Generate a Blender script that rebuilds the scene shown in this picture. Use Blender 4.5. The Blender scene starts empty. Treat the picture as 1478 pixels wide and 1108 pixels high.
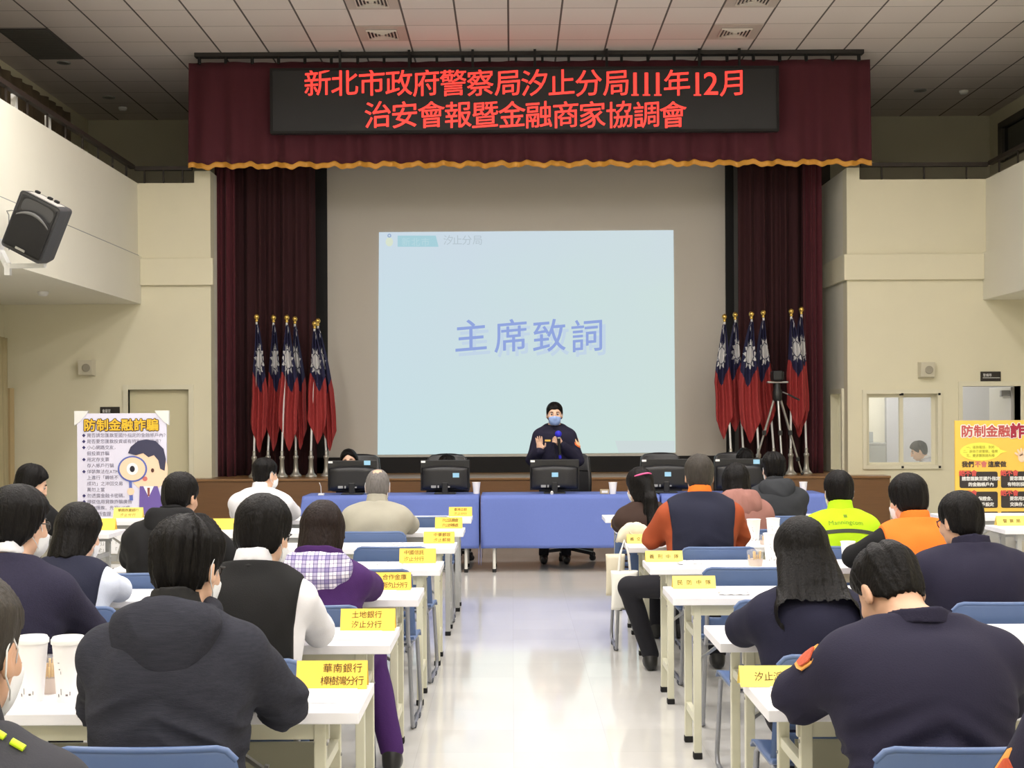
import bpy, bmesh, math, random
import numpy as np
from mathutils import Vector, Matrix
R = math.radians
PI = math.pi
random.seed(7)
SC = bpy.context.scene
COL = SC.collection

# ---------------------------------------------------------------- camera, world, lamps, exposure
F_PX, CX, CY, HC, ROLL = 1950.0, 739.0, 598.0, 1.575, 0.005
CEIL = HC + 4.45
cam_data = bpy.data.cameras.new('camera')
cam_data.sensor_width = 36.0
cam_data.lens = F_PX / 1478.0 * 36.0
cam_data.shift_y = (CY - 554.0) / 1478.0
cam = bpy.data.objects.new('camera', cam_data)
COL.objects.link(cam)
cam.location = (0, 0, HC)
cam.rotation_euler = (R(90), ROLL, 0)
SC.camera = cam

world = bpy.data.worlds.new('world')
SC.world = world
world.use_nodes = True
world.node_tree.nodes['Background'].inputs[0].default_value = (0.8, 0.85, 1.0, 1)
world.node_tree.nodes['Background'].inputs[1].default_value = 0.05

LAMP_X = (-3.4, -1.1, 1.5, 3.9)
LAMP_Y = (-1.2, 2.0, 5.2, 8.4, 11.4)
LAMP_W, FILL_UP = 62.0, 26.0
def area(name, loc, sx, sy, power, color, rot=(0, 0, 0)):
    l = bpy.data.lights.new(name, 'AREA')
    l.shape = 'RECTANGLE'; l.size = sx; l.size_y = sy
    l.energy = power; l.color = color
    o = bpy.data.objects.new(name, l)
    o.location = loc; o.rotation_euler = rot
    COL.objects.link(o)
    return o
for ly in LAMP_Y:
    for lx in LAMP_X:
        area('ceiling_lamp_light', (lx, ly, CEIL - 0.47), 0.4, 1.1, LAMP_W, (1.0, 0.985, 0.962))
        area('ceiling_fill_uplight', (lx, ly, CEIL - 0.36), 0.4, 1.1, FILL_UP, (1.0, 0.96, 0.92), (PI, 0, 0))  # added upward fill, no such source known; brightens the ceiling

SC.view_settings.view_transform = 'Standard'
SC.view_settings.look = 'None'
SC.view_settings.gamma = 1.0
SC.view_settings.use_curve_mapping = False
SC.view_settings.exposure = -0.14

def P(px, py, Y):
    """photograph pixel at depth Y -> world point"""
    u, v = px - CX, CY - py
    c, s = math.cos(ROLL), math.sin(ROLL)
    u, v = u * c + v * s, -u * s + v * c
    return Vector((u * Y / F_PX, Y, HC + v * Y / F_PX))
def PX(px, Y, py=CY): return P(px, py, Y).x
def PZ(py, Y, px=CX): return P(px, py, Y).z

# ---------------------------------------------------------------- materials
def lin(c):
    c = c / 255.0
    return c / 12.92 if c <= 0.04045 else ((c + 0.055) / 1.055) ** 2.4
def rgb(r, g, b): return (lin(r), lin(g), lin(b), 1)
_M = {}
def mat(name, col, rough=0.6, metal=0.0, var=0.0, scale=20.0, stretch=(1, 1, 1), bump=0.0, bscale=None, coat=0.0, emit=0.0, trans=0.0, spec=0.5, alpha=1.0, sheen=0.0):
    """procedural principled material: noise drives colour variation and bump"""
    if name in _M: return _M[name]
    m = bpy.data.materials.new(name); m.use_nodes = True
    nt = m.node_tree; b = nt.nodes['Principled BSDF']
    c = rgb(*col)
    b.inputs['Base Color'].default_value = c
    b.inputs['Roughness'].default_value = rough
    b.inputs['Metallic'].default_value = metal
    b.inputs['Specular IOR Level'].default_value = spec
    b.inputs['Coat Weight'].default_value = coat
    b.inputs['Alpha'].default_value = alpha
    b.inputs['Transmission Weight'].default_value = trans
    b.inputs['Sheen Weight'].default_value = sheen
    if emit:
        b.inputs['Emission Color'].default_value = c
        b.inputs['Emission Strength'].default_value = emit
    if var or bump:
        tc = nt.nodes.new('ShaderNodeTexCoord'); mp = nt.nodes.new('ShaderNodeMapping')
        mp.inputs['Scale'].default_value = stretch
        nt.links.new(tc.outputs['Object'], mp.inputs['Vector'])
        nz = nt.nodes.new('ShaderNodeTexNoise'); nz.inputs['Scale'].default_value = scale; nz.inputs['Detail'].default_value = 4
        nt.links.new(mp.outputs['Vector'], nz.inputs['Vector'])
        if var:
            mx = nt.nodes.new('ShaderNodeMix'); mx.data_type = 'RGBA'
            mx.inputs['A'].default_value = tuple(x * (1 - var) for x in c[:3]) + (1,)
            mx.inputs['B'].default_value = tuple(min(1, x * (1 + var)) for x in c[:3]) + (1,)
            nt.links.new(nz.outputs['Fac'], mx.inputs['Factor'])
            nt.links.new(mx.outputs['Result'], b.inputs['Base Color'])
            if emit: nt.links.new(mx.outputs['Result'], b.inputs['Emission Color'])
        if bump:
            n2 = nz
            if bscale:
                n2 = nt.nodes.new('ShaderNodeTexNoise'); n2.inputs['Scale'].default_value = bscale; n2.inputs['Detail'].default_value = 3
                nt.links.new(mp.outputs['Vector'], n2.inputs['Vector'])
            bp = nt.nodes.new('ShaderNodeBump'); bp.inputs['Strength'].default_value = bump; bp.inputs['Distance'].default_value = 0.01
            nt.links.new(n2.outputs['Fac'], bp.inputs['Height'])
            nt.links.new(bp.outputs['Normal'], b.inputs['Normal'])
    _M[name] = m
    return m

# ---------------------------------------------------------------- mesh collector
class MB:
    def __init__(s): s.v = []; s.f = []; s.mi = []; s.sm = []
    def add(s, vs, fs, mi=0, smooth=False):
        n = len(s.v)
        s.v.extend([tuple(q) for q in vs])
        for f in fs:
            s.f.append([i + n for i in f]); s.mi.append(mi); s.sm.append(smooth)
        return s
    def box(s, x0, x1, y0, y1, z0, z1, mi=0):
        vs = [(x, y, z) for x in (x0, x1) for y in (y0, y1) for z in (z0, z1)]
        return s.add(vs, [(0, 1, 3, 2), (4, 6, 7, 5), (0, 4, 5, 1), (2, 3, 7, 6), (0, 2, 6, 4), (1, 5, 7, 3)], mi)
    def bbox(s, x0, x1, y0, y1, z0, z1, b=0.004, mi=0):
        """box with bevelled edges"""
        bm = bmesh.new(); bmesh.ops.create_cube(bm, size=1)
        for v in bm.verts:
            v.co = Vector(((x0 + x1) / 2 + v.co.x * (x1 - x0), (y0 + y1) / 2 + v.co.y * (y1 - y0), (z0 + z1) / 2 + v.co.z * (z1 - z0)))
        bmesh.ops.bevel(bm, geom=list(bm.edges), offset=b, segments=2, affect='EDGES', profile=0.5)
        bm.verts.index_update()
        s.add([v.co for v in bm.verts], [[v.index for v in f.verts] for f in bm.faces], mi); bm.free()
        return s
    def bar(s, a, b, w, h=None, mi=0, up=(0, 0, 1)):
        """rectangular bar from a to b"""
        h = h or w
        a, b = Vector(a), Vector(b); d = (b - a).normalized(); u = Vector(up)
        if abs(d.dot(u)) > 0.98: u = Vector((0, 1, 0))
        r = d.cross(u).normalized() * w / 2; q = r.cross(d).normalized() * h / 2
        vs = [p + i * r + j * q for p in (a, b) for i, j in ((-1, -1), (1, -1), (1, 1), (-1, 1))]
        return s.add(vs, [(0, 1, 2, 3), (7, 6, 5, 4), (0, 4, 5, 1), (1, 5, 6, 2), (2, 6, 7, 3), (3, 7, 4, 0)], mi)
    def tube(s, pts, r, n=10, mi=0, closed=False, caps=True):
        pts = [Vector(p) for p in pts]; m = len(pts)
        rr = r if isinstance(r, (list, tuple)) else [r] * m
        d0 = (pts[1] - pts[0]).normalized()
        u = Vector((0, 0, 1)) if abs(d0.z) < 0.9 else Vector((1, 0, 0))
        u = (u - d0 * u.dot(d0)).normalized()
        vs = []
        for i, p in enumerate(pts):
            if closed: d = (pts[(i + 1) % m] - pts[i - 1]).normalized()
            elif i == 0: d = d0
            elif i == m - 1: d = (pts[-1] - pts[-2]).normalized()
            else: d = (pts[i + 1] - pts[i - 1]).normalized()
            u = (u - d * u.dot(d)).normalized(); w = d.cross(u)
            for k in range(n):
                t = 2 * PI * k / n
                vs.append(p + (u * math.cos(t) + w * math.sin(t)) * rr[i])
        fs = []
        for i in range(m if closed else m - 1):
            for k in range(n):
                a, b = i * n + k, i * n + (k + 1) % n
                c, d = ((i + 1) % m) * n + (k + 1) % n, ((i + 1) % m) * n + k
                fs.append((a, b, c, d))
        s.add(vs, fs, mi, True)
        if caps and not closed:
            s.add(vs[:n], [tuple(range(n - 1, -1, -1))], mi); s.add(vs[-n:], [tuple(range(n))], mi)
        return s
    def lathe(s, prof, c=(0, 0, 0), n=24, mi=0, axis='z'):
        c = Vector(c); vs = []
        for r, z in prof:
            for k in range(n):
                t = 2 * PI * k / n
                q = Vector((r * math.cos(t), r * math.sin(t), z))
                if axis == 'y': q = Vector((q.x, -q.z, q.y))
                vs.append(c + q)
        fs = [(i * n + k, i * n + (k + 1) % n, (i + 1) * n + (k + 1) % n, (i + 1) * n + k) for i in range(len(prof) - 1) for k in range(n)]
        s.add(vs, fs, mi, True)
        s.add(vs[:n], [tuple(range(n - 1, -1, -1))], mi); s.add(vs[-n:], [tuple(range(n))], mi)
        return s
    def sheet(s, pts, th, mask=None, mi=0, smooth=True, mif=None):
        """closed sheet of thickness th from a grid pts[i][j]"""
        nu, nv = len(pts), len(pts[0]); V = [[Vector(p) for p in row] for row in pts]
        top, bot = [], []
        for i in range(nu):
            for j in range(nv):
                a = V[min(i + 1, nu - 1)][j] - V[max(i - 1, 0)][j]; b = V[i][min(j + 1, nv - 1)] - V[i][max(j - 1, 0)]
                n = a.cross(b)
                n = n.normalized() if n.length > 1e-12 else Vector((0, 0, 1))
                top.append(V[i][j] + n * th / 2); bot.append(V[i][j] - n * th / 2)
        on = lambda i, j: 0 <= i < nu - 1 and 0 <= j < nv - 1 and (mask is None or mask(i, j))
        N = nu * nv; fs = []; ms = []
        ix = lambda i, j: i * nv + j
        for i in range(nu - 1):
            for j in range(nv - 1):
                if not on(i, j): continue
                k = mif(i, j) if mif else mi
                fs.append((ix(i, j), ix(i + 1, j), ix(i + 1, j + 1), ix(i, j + 1))); ms.append(k)
                fs.append((N + ix(i, j), N + ix(i, j + 1), N + ix(i + 1, j + 1), N + ix(i + 1, j))); ms.append(k)
                for (di, dj, p, q) in ((-1, 0, (i, j), (i, j + 1)), (1, 0, (i + 1, j + 1), (i + 1, j)), (0, -1, (i + 1, j), (i, j)), (0, 1, (i, j + 1), (i + 1, j + 1))):
                    if not on(i + di, j + dj):
                        a, b = ix(*p), ix(*q)
                        fs.append((a, b, N + b, N + a)); ms.append(k)
        n0 = len(s.v); s.v.extend([tuple(q) for q in top + bot])
        for f, k in zip(fs, ms): s.f.append([i + n0 for i in f]); s.mi.append(k); s.sm.append(smooth)
        return s
    def poly(s, pts, y=0.0, mi=0):
        return s.add(pts, [tuple(range(len(pts)))], mi)
    def build(s, name, m, parent=None, loc=None):
        me = bpy.data.meshes.new(name)
        used = sorted(set(i for f in s.f for i in f)); rm = {o: n for n, o in enumerate(used)}
        me.from_pydata([s.v[i] for i in used], [], [[rm[i] for i in f] for f in s.f])
        ms = m if isinstance(m, (list, tuple)) else [m]
        for q in ms: me.materials.append(q)
        me.polygons.foreach_set('material_index', s.mi)
        me.polygons.foreach_set('use_smooth', s.sm)
        me.validate(); me.update()
        o = bpy.data.objects.new(name, me); COL.objects.link(o)
        if parent: o.parent = parent
        if loc: o.location = loc
        return o

def mesh_obj(name, verts, quads, m, parent=None, smooth=True):
    me = bpy.data.meshes.new(name)
    nv, nf = len(verts), len(quads)
    me.vertices.add(nv); me.vertices.foreach_set('co', np.asarray(verts, dtype=np.float32).ravel())
    me.loops.add(nf * 4); me.loops.foreach_set('vertex_index', np.asarray(quads, dtype=np.int32).ravel())
    me.polygons.add(nf); me.polygons.foreach_set('loop_start', np.arange(0, nf * 4, 4, dtype=np.int32))
    me.materials.append(m)
    me.polygons.foreach_set('use_smooth', np.full(nf, smooth))
    me.update(calc_edges=True); me.validate()
    o = bpy.data.objects.new(name, me); COL.objects.link(o)
    if parent: o.parent = parent
    return o

def tag(o, label=None, cat=None, group=None, kind=None):
    if label: o['label'] = label
    if cat: o['category'] = cat
    if group: o['group'] = group
    if kind: o['kind'] = kind
    return o
def empty(name, loc, label, cat, group=None, rz=0):
    o = bpy.data.objects.new(name, None); COL.objects.link(o)
    o.empty_display_size = 0.1
    o.location = loc; o.rotation_euler = (0, 0, rz)
    return tag(o, label, cat, group)
def struct(o): o['kind'] = 'structure'; return o
def copy_tree(o, parent=None):
    c = o.copy(); COL.objects.link(c); c.parent = parent
    for ch in list(KIDS.get(o.name, [])): copy_tree(ch, c)
    return c
KIDS = {}
def index_kids(o):
    KIDS[o.name] = [q for q in COL.objects if q.parent == o]
    for q in KIDS[o.name]: index_kids(q)
def clone(o, loc, rz, label, group=None):
    if o.name not in KIDS: index_kids(o)
    c = copy_tree(o); c.location = loc; c.rotation_euler = (0, 0, rz)
    c['label'] = label
    if group: c['group'] = group
    return c

def text_geo(s, size=1.0, bold=0.0, res=3, slant=0.0, spacing=1.0):
    """flat glyph geometry of a line of writing, centred on x, baseline at 0"""
    cu = bpy.data.curves.new('t', 'FONT'); cu.body = s; cu.size = size; cu.resolution_u = res
    cu.align_x = 'CENTER'; cu.offset = bold; cu.space_character = spacing
    o = bpy.data.objects.new('t', cu); COL.objects.link(o)
    dg = bpy.context.evaluated_depsgraph_get(); me = bpy.data.meshes.new_from_object(o.evaluated_get(dg))
    vs = [(v.co.x, v.co.y + slant * v.co.x) for v in me.vertices]; fs = [tuple(p.vertices) for p in me.polygons]
    bpy.data.objects.remove(o); bpy.data.curves.remove(cu); bpy.data.meshes.remove(me)
    return vs, fs
class Face:
    """a plane in the world that flat shapes and writing are laid on"""
    def __init__(s, o, xd, yd):
        s.o, s.x, s.y = Vector(o), Vector(xd).normalized(), Vector(yd).normalized(); s.n = s.x.cross(s.y)
    def at(s, x, y, l=0): return s.o + s.x * x + s.y * y + s.n * l
    def text(s, mb, txt, x, y, size, l=0.002, mi=0, bold=0.0, width=None, res=3, align='C', kai=0.0, spacing=1.0, depth=0.0):
        vs, fs = text_geo(txt, size, 0, res, 0, spacing)
        if not vs: return
        x0, x1 = min(v[0] for v in vs), max(v[0] for v in vs)
        k = width / (x1 - x0) if width else 1
        ox = x - (x0 + x1) / 2 * k if align == 'C' else x - x0 * k
        offs = [(0, 0)] if not bold else [(bold * math.cos(q * PI / 2 + .78), bold * math.sin(q * PI / 2 + .78)) for q in range(4)]
        for q, (dx, dy) in enumerate(offs): mb.add([s.at(v[0] * k + ox + dx, v[1] + y + dy, l + q * 4e-5) for v in vs], fs, mi)
    def _glyph(s, mb, ch, x, y, size, l, mi, bold, res, kai):
        vs, fs = text_geo(ch, size, 0, res, kai)
        if not vs: return
        cx = (min(v[0] for v in vs) + max(v[0] for v in vs)) / 2
        offs = [(0, 0)] if not bold else [(bold * math.cos(q * PI / 4), bold * math.sin(q * PI / 4)) for q in range(8)] + [(0, 0)]
        for q, (dx, dy) in enumerate(offs): mb.add([s.at(v[0] - cx + x + dx, v[1] + y - kai * cx + dy, l + q * 4e-5) for v in vs], fs, mi)
    def rect(s, mb, x0, x1, y0, y1, l=0.001, mi=0):
        mb.add([s.at(x0, y0, l), s.at(x1, y0, l), s.at(x1, y1, l), s.at(x0, y1, l)], [(0, 1, 2, 3)], mi)
    def rrect(s, mb, x0, x1, y0, y1, r, l=0.001, mi=0):
        pts = []
        for cx, cy, a in ((x1 - r, y1 - r, 0), (x0 + r, y1 - r, 90), (x0 + r, y0 + r, 180), (x1 - r, y0 + r, 270)):
            pts += [(cx + r * math.cos(R(a + t)), cy + r * math.sin(R(a + t))) for t in (0, 30, 60, 90)]
        s.poly(mb, pts, l, mi)
    def poly(s, mb, pts, l=0.001, mi=0): mb.add([s.at(x, y, l) for x, y in pts], [tuple(range(len(pts)))], mi)
    def disc(s, mb, x, y, rx, ry=None, l=0.001, mi=0, n=28):
        ry = ry or rx
        s.poly(mb, [(x + rx * math.cos(2 * PI * k / n), y + ry * math.sin(2 * PI * k / n)) for k in range(n)], l, mi)
    def ring(s, mb, x, y, r0, r1, l=0.001, mi=0, n=32):
        vs = [s.at(x + r * math.cos(2 * PI * k / n), y + r * math.sin(2 * PI * k / n), l) for k in range(n) for r in (r0, r1)]
        mb.add(vs, [(2 * k, 2 * k + 1, (2 * k + 3) % (2 * n), (2 * k + 2) % (2 * n)) for k in range(n)], mi)

# ---------------------------------------------------------------- shared materials
M_WALL = mat('cream_paint', (226, 220, 194), 0.75, var=0.03, scale=3, bump=0.04, bscale=180)
M_WALLW = mat('white_paint', (230, 227, 212), 0.75, var=0.02, scale=3, bump=0.04, bscale=180)
M_UPPER = mat('upper_paint', (196, 192, 172), 0.8, var=0.03, scale=2)
M_TRIM = mat('beige_frame', (224, 219, 196), 0.5)
M_DARK = mat('dark_stage', (58, 54, 52), 0.9)
M_WOOD = None
def wood_mat():
    m = mat('stage_wood', (116, 82, 52), 0.38, var=0.16, scale=6, stretch=(0.6, 1, 14), bump=0.05)
    return m
M_WOOD = wood_mat()
M_BLACK = mat('black_plastic', (22, 22, 24), 0.45, bump=0.05, bscale=400)
M_BLACKM = mat('black_matte', (18, 17, 18), 0.8)
M_STEEL = mat('satin_steel', (176, 176, 174), 0.3, metal=0.8)
M_WHITE = mat('white_plastic', (232, 232, 230), 0.4)
M_GREY = mat('grey_plastic', (150, 150, 148), 0.5)
M_GLASS = None

def floor_mat():
    m = bpy.data.materials.new('vinyl_floor'); m.use_nodes = True
    nt = m.node_tree; b = nt.nodes['Principled BSDF']; N = nt.nodes.new; L = nt.links.new
    tc = N('ShaderNodeTexCoord')
    n1 = N('ShaderNodeTexNoise'); n1.inputs['Scale'].default_value = 40; n1.inputs['Detail'].default_value = 6
    L(tc.outputs['Object'], n1.inputs['Vector'])
    br = N('ShaderNodeTexBrick'); br.offset = 0; br.inputs['Scale'].default_value = 1.0
    br.inputs['Brick Width'].default_value = 0.45; br.inputs['Row Height'].default_value = 0.45
    br.inputs['Mortar Size'].default_value = 0.0012; br.inputs['Mortar Smooth'].default_value = 0.2
    br.inputs['Color1'].default_value = rgb(208, 206, 202); br.inputs['Color2'].default_value = rgb(203, 201, 197)
    br.inputs['Mortar'].default_value = rgb(192, 190, 185)
    L(tc.outputs['Object'], br.inputs['Vector'])
    mx = N('ShaderNodeMix'); mx.data_type = 'RGBA'; mx.blend_type = 'MULTIPLY'; mx.inputs['Factor'].default_value = 0.25
    L(br.outputs['Color'], mx.inputs['A']); L(n1.outputs['Color'], mx.inputs['B'])
    L(br.outputs['Color'], b.inputs['Base Color'])
    n2 = N('ShaderNodeTexNoise'); n2.inputs['Scale'].default_value = 1.6; n2.inputs['Detail'].default_value = 5
    L(tc.outputs['Object'], n2.inputs['Vector'])
    mr = N('ShaderNodeMapRange'); mr.inputs['To Min'].default_value = 0.04; mr.inputs['To Max'].default_value = 0.11
    L(n2.outputs['Fac'], mr.inputs['Value']); L(mr.outputs['Result'], b.inputs['Roughness'])
    b.inputs['Specular IOR Level'].default_value = 0.6
    bp = N('ShaderNodeBump'); bp.inputs['Strength'].default_value = 0.02; bp.inputs['Distance'].default_value = 0.01
    n3 = N('ShaderNodeTexNoise'); n3.inputs['Scale'].default_value = 5
    L(tc.outputs['Object'], n3.inputs['Vector']); L(n3.outputs['Fac'], bp.inputs['Height']); L(bp.outputs['Normal'], b.inputs['Normal'])
    return m

def ceiling_mat():
    """suspended ceiling: square mineral tiles, dark runners along the room and fine cross joints"""
    m = bpy.data.materials.new('ceiling_tiles'); m.use_nodes = True
    nt = m.node_tree; b = nt.nodes['Principled BSDF']; N = nt.nodes.new; L = nt.links.new
    tc = N('ShaderNodeTexCoord'); sp = N('ShaderNodeSeparateXYZ'); L(tc.outputs['Object'], sp.inputs[0])
    def math_(op, a, v=None):
        q = N('ShaderNodeMath'); q.operation = op
        if hasattr(a, 'is_linked'): L(a, q.inputs[0])
        else: q.inputs[0].default_value = a
        if v is not None:
            if hasattr(v, 'is_linked'): L(v, q.inputs[1])
            else: q.inputs[1].default_value = v
        return q.outputs[0]
    def line(axis, off, pitch, w):
        f = math_('FRACT', math_('DIVIDE', math_('ADD', sp.outputs[axis], 100 * pitch - off), pitch))
        d = math_('ABSOLUTE', math_('SUBTRACT', f, 0.5))
        return math_('GREATER_THAN', d, 0.5 - w / pitch)
    lx = line(0, TILE_X0, TILE_S, 0.011); ly = line(1, TILE_Y0, TILE_T, 0.006)
    wn = N('ShaderNodeTexWhiteNoise'); wn.noise_dimensions = '2D'
    cx = math_('FLOOR', math_('DIVIDE', math_('ADD', sp.outputs[0], 100 * TILE_S - TILE_X0), TILE_S))
    cy = math_('FLOOR', math_('DIVIDE', math_('ADD', sp.outputs[1], 100 * TILE_T - TILE_Y0), TILE_T))
    cb = N('ShaderNodeCombineXYZ'); L(cx, cb.inputs[0]); L(cy, cb.inputs[1]); L(cb.outputs[0], wn.inputs['Vector'])
    base = N('ShaderNodeMix'); base.data_type = 'RGBA'
    base.inputs['A'].default_value = rgb(222, 212, 206); base.inputs['B'].default_value = rgb(230, 221, 215)
    L(wn.outputs['Value'], base.inputs['Factor'])
    m1 = N('ShaderNodeMix'); m1.data_type = 'RGBA'; m1.inputs['B'].default_value = rgb(150, 140, 132)
    L(base.outputs['Result'], m1.inputs['A']); L(ly, m1.inputs['Factor'])
    m2 = N('ShaderNodeMix'); m2.data_type = 'RGBA'; m2.inputs['B'].default_value = rgb(96, 88, 84)
    L(m1.outputs['Result'], m2.inputs['A']); L(lx, m2.inputs['Factor'])
    L(m2.outputs['Result'], b.inputs['Base Color'])
    b.inputs['Roughness'].default_value = 0.9
    return m
TILE_S, TILE_X0 = 0.587, -0.02
TILE_T, TILE_Y0 = 0.628, 14.81

# ---------------------------------------------------------------- the room
YW, XL, XR, YB, PL, PR = 16.9, -6.35, 7.2, 20.3, -4.63, 5.9
WL, WR = -3.76, 4.2            # jambs of the stage opening
Z_PAR, Z_PIL, Z_SOF = 4.49, 4.64, 2.98
YS, Z_ST = 16.6, 0.80          # stage apron

struct(MB().box(XL - .2, XR + .2, -3.2, YB + .2, -0.1, 0).build('floor', floor_mat()))
struct(MB().box(XL - .2, XR + .2, -3.2, YB + .2, CEIL, CEIL + .1).build('ceiling', ceiling_mat()))
struct(MB().box(XL - .2, XL, -3.2, YB + .2, 0, CEIL).build('wall_left', M_WALL))
struct(MB().box(XR, XR + .2, -3.2, YB + .2, 0, CEIL).build('wall_right', M_WALL))
struct(MB().box(XL, XR, -3.2, -3.0, 0, CEIL).build('wall_rear', M_WALL))
struct(MB().box(XL, XR, YB, YB + .2, 0, CEIL).build('wall_balcony', M_UPPER))

def wall_holes(mb, axis, a0, a1, z0, z1, t0, t1, holes):
    """wall slab in the plane of axis ('x' runs along x) with rectangular holes (a0,a1,z0,z1)"""
    A = sorted({a0, a1, *[h[0] for h in holes], *[h[1] for h in holes]}); Z = sorted({z0, z1, *[h[2] for h in holes], *[h[3] for h in holes]})
    for i in range(len(A) - 1):
        for j in range(len(Z) - 1):
            ca, cz = (A[i] + A[i + 1]) / 2, (Z[j] + Z[j + 1]) / 2
            if any(h[0] < ca < h[1] and h[2] < cz < h[3] for h in holes): continue
            if axis == 'x': mb.box(A[i], A[i + 1], t0, t1, Z[j], Z[j + 1])
            else: mb.box(t0, t1, A[i], A[i + 1], Z[j], Z[j + 1])
    return mb
DOOR1 = (-4.80, -4.04, 0, 1.91)
mb = MB(); wall_holes(mb, 'x', XL, WL, 0, Z_PAR, YW, YW + .2, [DOOR1]); mb.box(WL - .2, WL, YW, YW + .2, Z_PAR, Z_PIL)
struct(mb.build('wall_front_left', M_WALL))
WIN1 = (PX(1248, YW), PX(1355, YW), PZ(672, YW, 1300), PZ(567, YW, 1300))
DOOR2 = (PX(1389, YW), PX(1473, YW), 0, PZ(557, YW, 1430))
mb = MB(); wall_holes(mb, 'x', WR, XR, 0, Z_PAR, YW, YW + .2, [WIN1, DOOR2]); mb.box(WR, WR + .16, YW, YW + .2, Z_PAR, Z_PIL)
struct(mb.build('wall_front_right', M_WALL))
WIN2 = (17.12, 17.72, 0.82, 1.84)
mb = MB(); wall_holes(mb, 'y', YW + .2, 18.4, 0, Z_PIL, WR, WR + .15, [WIN2])
struct(mb.build('wall_stage_right', M_WALLW))
struct(MB().box(WL - .15, WL, YW + .2, 18.4, 0, Z_PIL).build('wall_stage_left', M_WALLW))
struct(MB().box(WL - .15, WR + .15, 18.4, 18.5, 0, CEIL).build('wall_stage_back', M_DARK))
# wood-faced stage
struct(MB().box(PX(272, YS), PX(1284, YS), YS, YW, 0, Z_ST - .03).box(WL, WR, YW, 18.4, 0, Z_ST - .03).build('stage_front', M_WOOD))
struct(MB().bbox(PX(272, YS) - .01, PX(1284, YS) + .01, YS - .02, YW, Z_ST - .03, Z_ST, .006).box(WL, WR, YW, 18.4, Z_ST - .03, Z_ST).build('stage_floor', mat('stage_deck', (134, 98, 62), 0.35, var=0.12, scale=5, stretch=(0.6, 8, 1))))
# projecting bands on the front walls
struct(MB().bbox(PL, WL + .04, YW - .06, YW, PZ(412, YW, 260), PZ(373, YW, 260), .008).build('trim_left', M_WALL))
struct(MB().bbox(WR - .05, PR, YW - .06, YW, PZ(404, YW, 1310), PZ(367, YW, 1310), .008).bbox(WR - .05, WR, YW, 18.0, PZ(404, YW, 1310), PZ(367, YW, 1310), .008).build('trim_right', M_WALL))
# balcony parapets, beams and floors
for s, xp, xw, nm in ((-1, PL, XL, 'left'), (1, PR, XR, 'right')):
    mb = MB(); a, b = sorted((xp + s * .04, xp + s * .2)); mb.box(a, b, -3.0, YW, 3.57, Z_PAR)
    a, b = sorted((xp, xp + s * .25)); mb.box(a, b, -3.0, YW, Z_SOF, 3.57)
    struct(mb.build('wall_parapet_' + nm, M_WALLW))
    a, b = sorted((xp + s * .25, xw)); struct(MB().box(a, b, -3.0, YW, Z_SOF, Z_SOF + .2).build('ceiling_balcony_' + nm, M_WALLW))
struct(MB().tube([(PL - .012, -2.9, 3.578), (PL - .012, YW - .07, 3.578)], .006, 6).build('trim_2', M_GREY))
struct(MB().box(XL, WL - .15, YW + .2, YB, 3.2, 3.4).box(WR + .15, XR, YW + .2, YB, 3.2, 3.4).build('floor_balcony', M_UPPER))
# baseboards
struct(MB().box(XL, DOOR1[0] - .06, YW - .012, YW, 0, .1).build('baseboard_left', M_GREY))
struct(MB().box(PX(1284, YS), DOOR2[0] - .06, YW - .012, YW, 0, .1).build('baseboard_right', M_GREY))

# door at the left of the stage
d = struct(MB().box(DOOR1[0], DOOR1[1], YW + .07, YW + .11, 0.01, DOOR1[3]).build('door_1', mat('door_paint', (214, 206, 172), 0.5)))
fb = MB(); x0, x1, z1 = DOOR1[0], DOOR1[1], DOOR1[3]
fb.box(x0 - .06, x0, YW - .02, YW + .12, 0, z1 + .06).box(x1, x1 + .06, YW - .02, YW + .12, 0, z1 + .06).box(x0, x1, YW - .018, YW + .12, z1, z1 + .058)
fb.build('door_frame', M_TRIM, d)
MB().tube([(x0 + .07, YW + .05, 1.0), (x0 + .07, YW + .0, 1.0), (x0 + .19, YW + .0, 1.0)], .01).build('door_handle', M_STEEL, d)
# open doorway at the right, its door swung inwards
d = struct(MB().bbox(DOOR2[1] - .045, DOOR2[1] - .005, YW + .2, YW + .98, 0.01, DOOR2[3] - .01, .004).build('door_2', mat('door_grey', (188, 186, 180), 0.5)))
fb = MB(); x0, x1, z1 = DOOR2[0], DOOR2[1], DOOR2[3]
fb.box(x0 - .05, x0, YW - .02, YW + .22, 0, z1 + .06).box(x1, x1 + .05, YW - .02, YW + .22, 0, z1 + .06).box(x0, x1, YW - .018, YW + .22, z1, z1 + .058)
fb.build('door_frame', M_TRIM, d)
MB().bbox(x1 - .16, x1 - .05, YW + .21, YW + .27, z1 - .12, z1 - .05).bar((x1 - .1, YW + .25, z1 - .1), (x1 - .07, YW + .5, z1 - .12), .02).build('door_closer', M_GREY, d)

def glass_mat():
    m = mat('window_glass', (235, 240, 240), 0.02, trans=0.0, alpha=0.12, spec=0.6)
    return m
M_GLASS = glass_mat()
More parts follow.
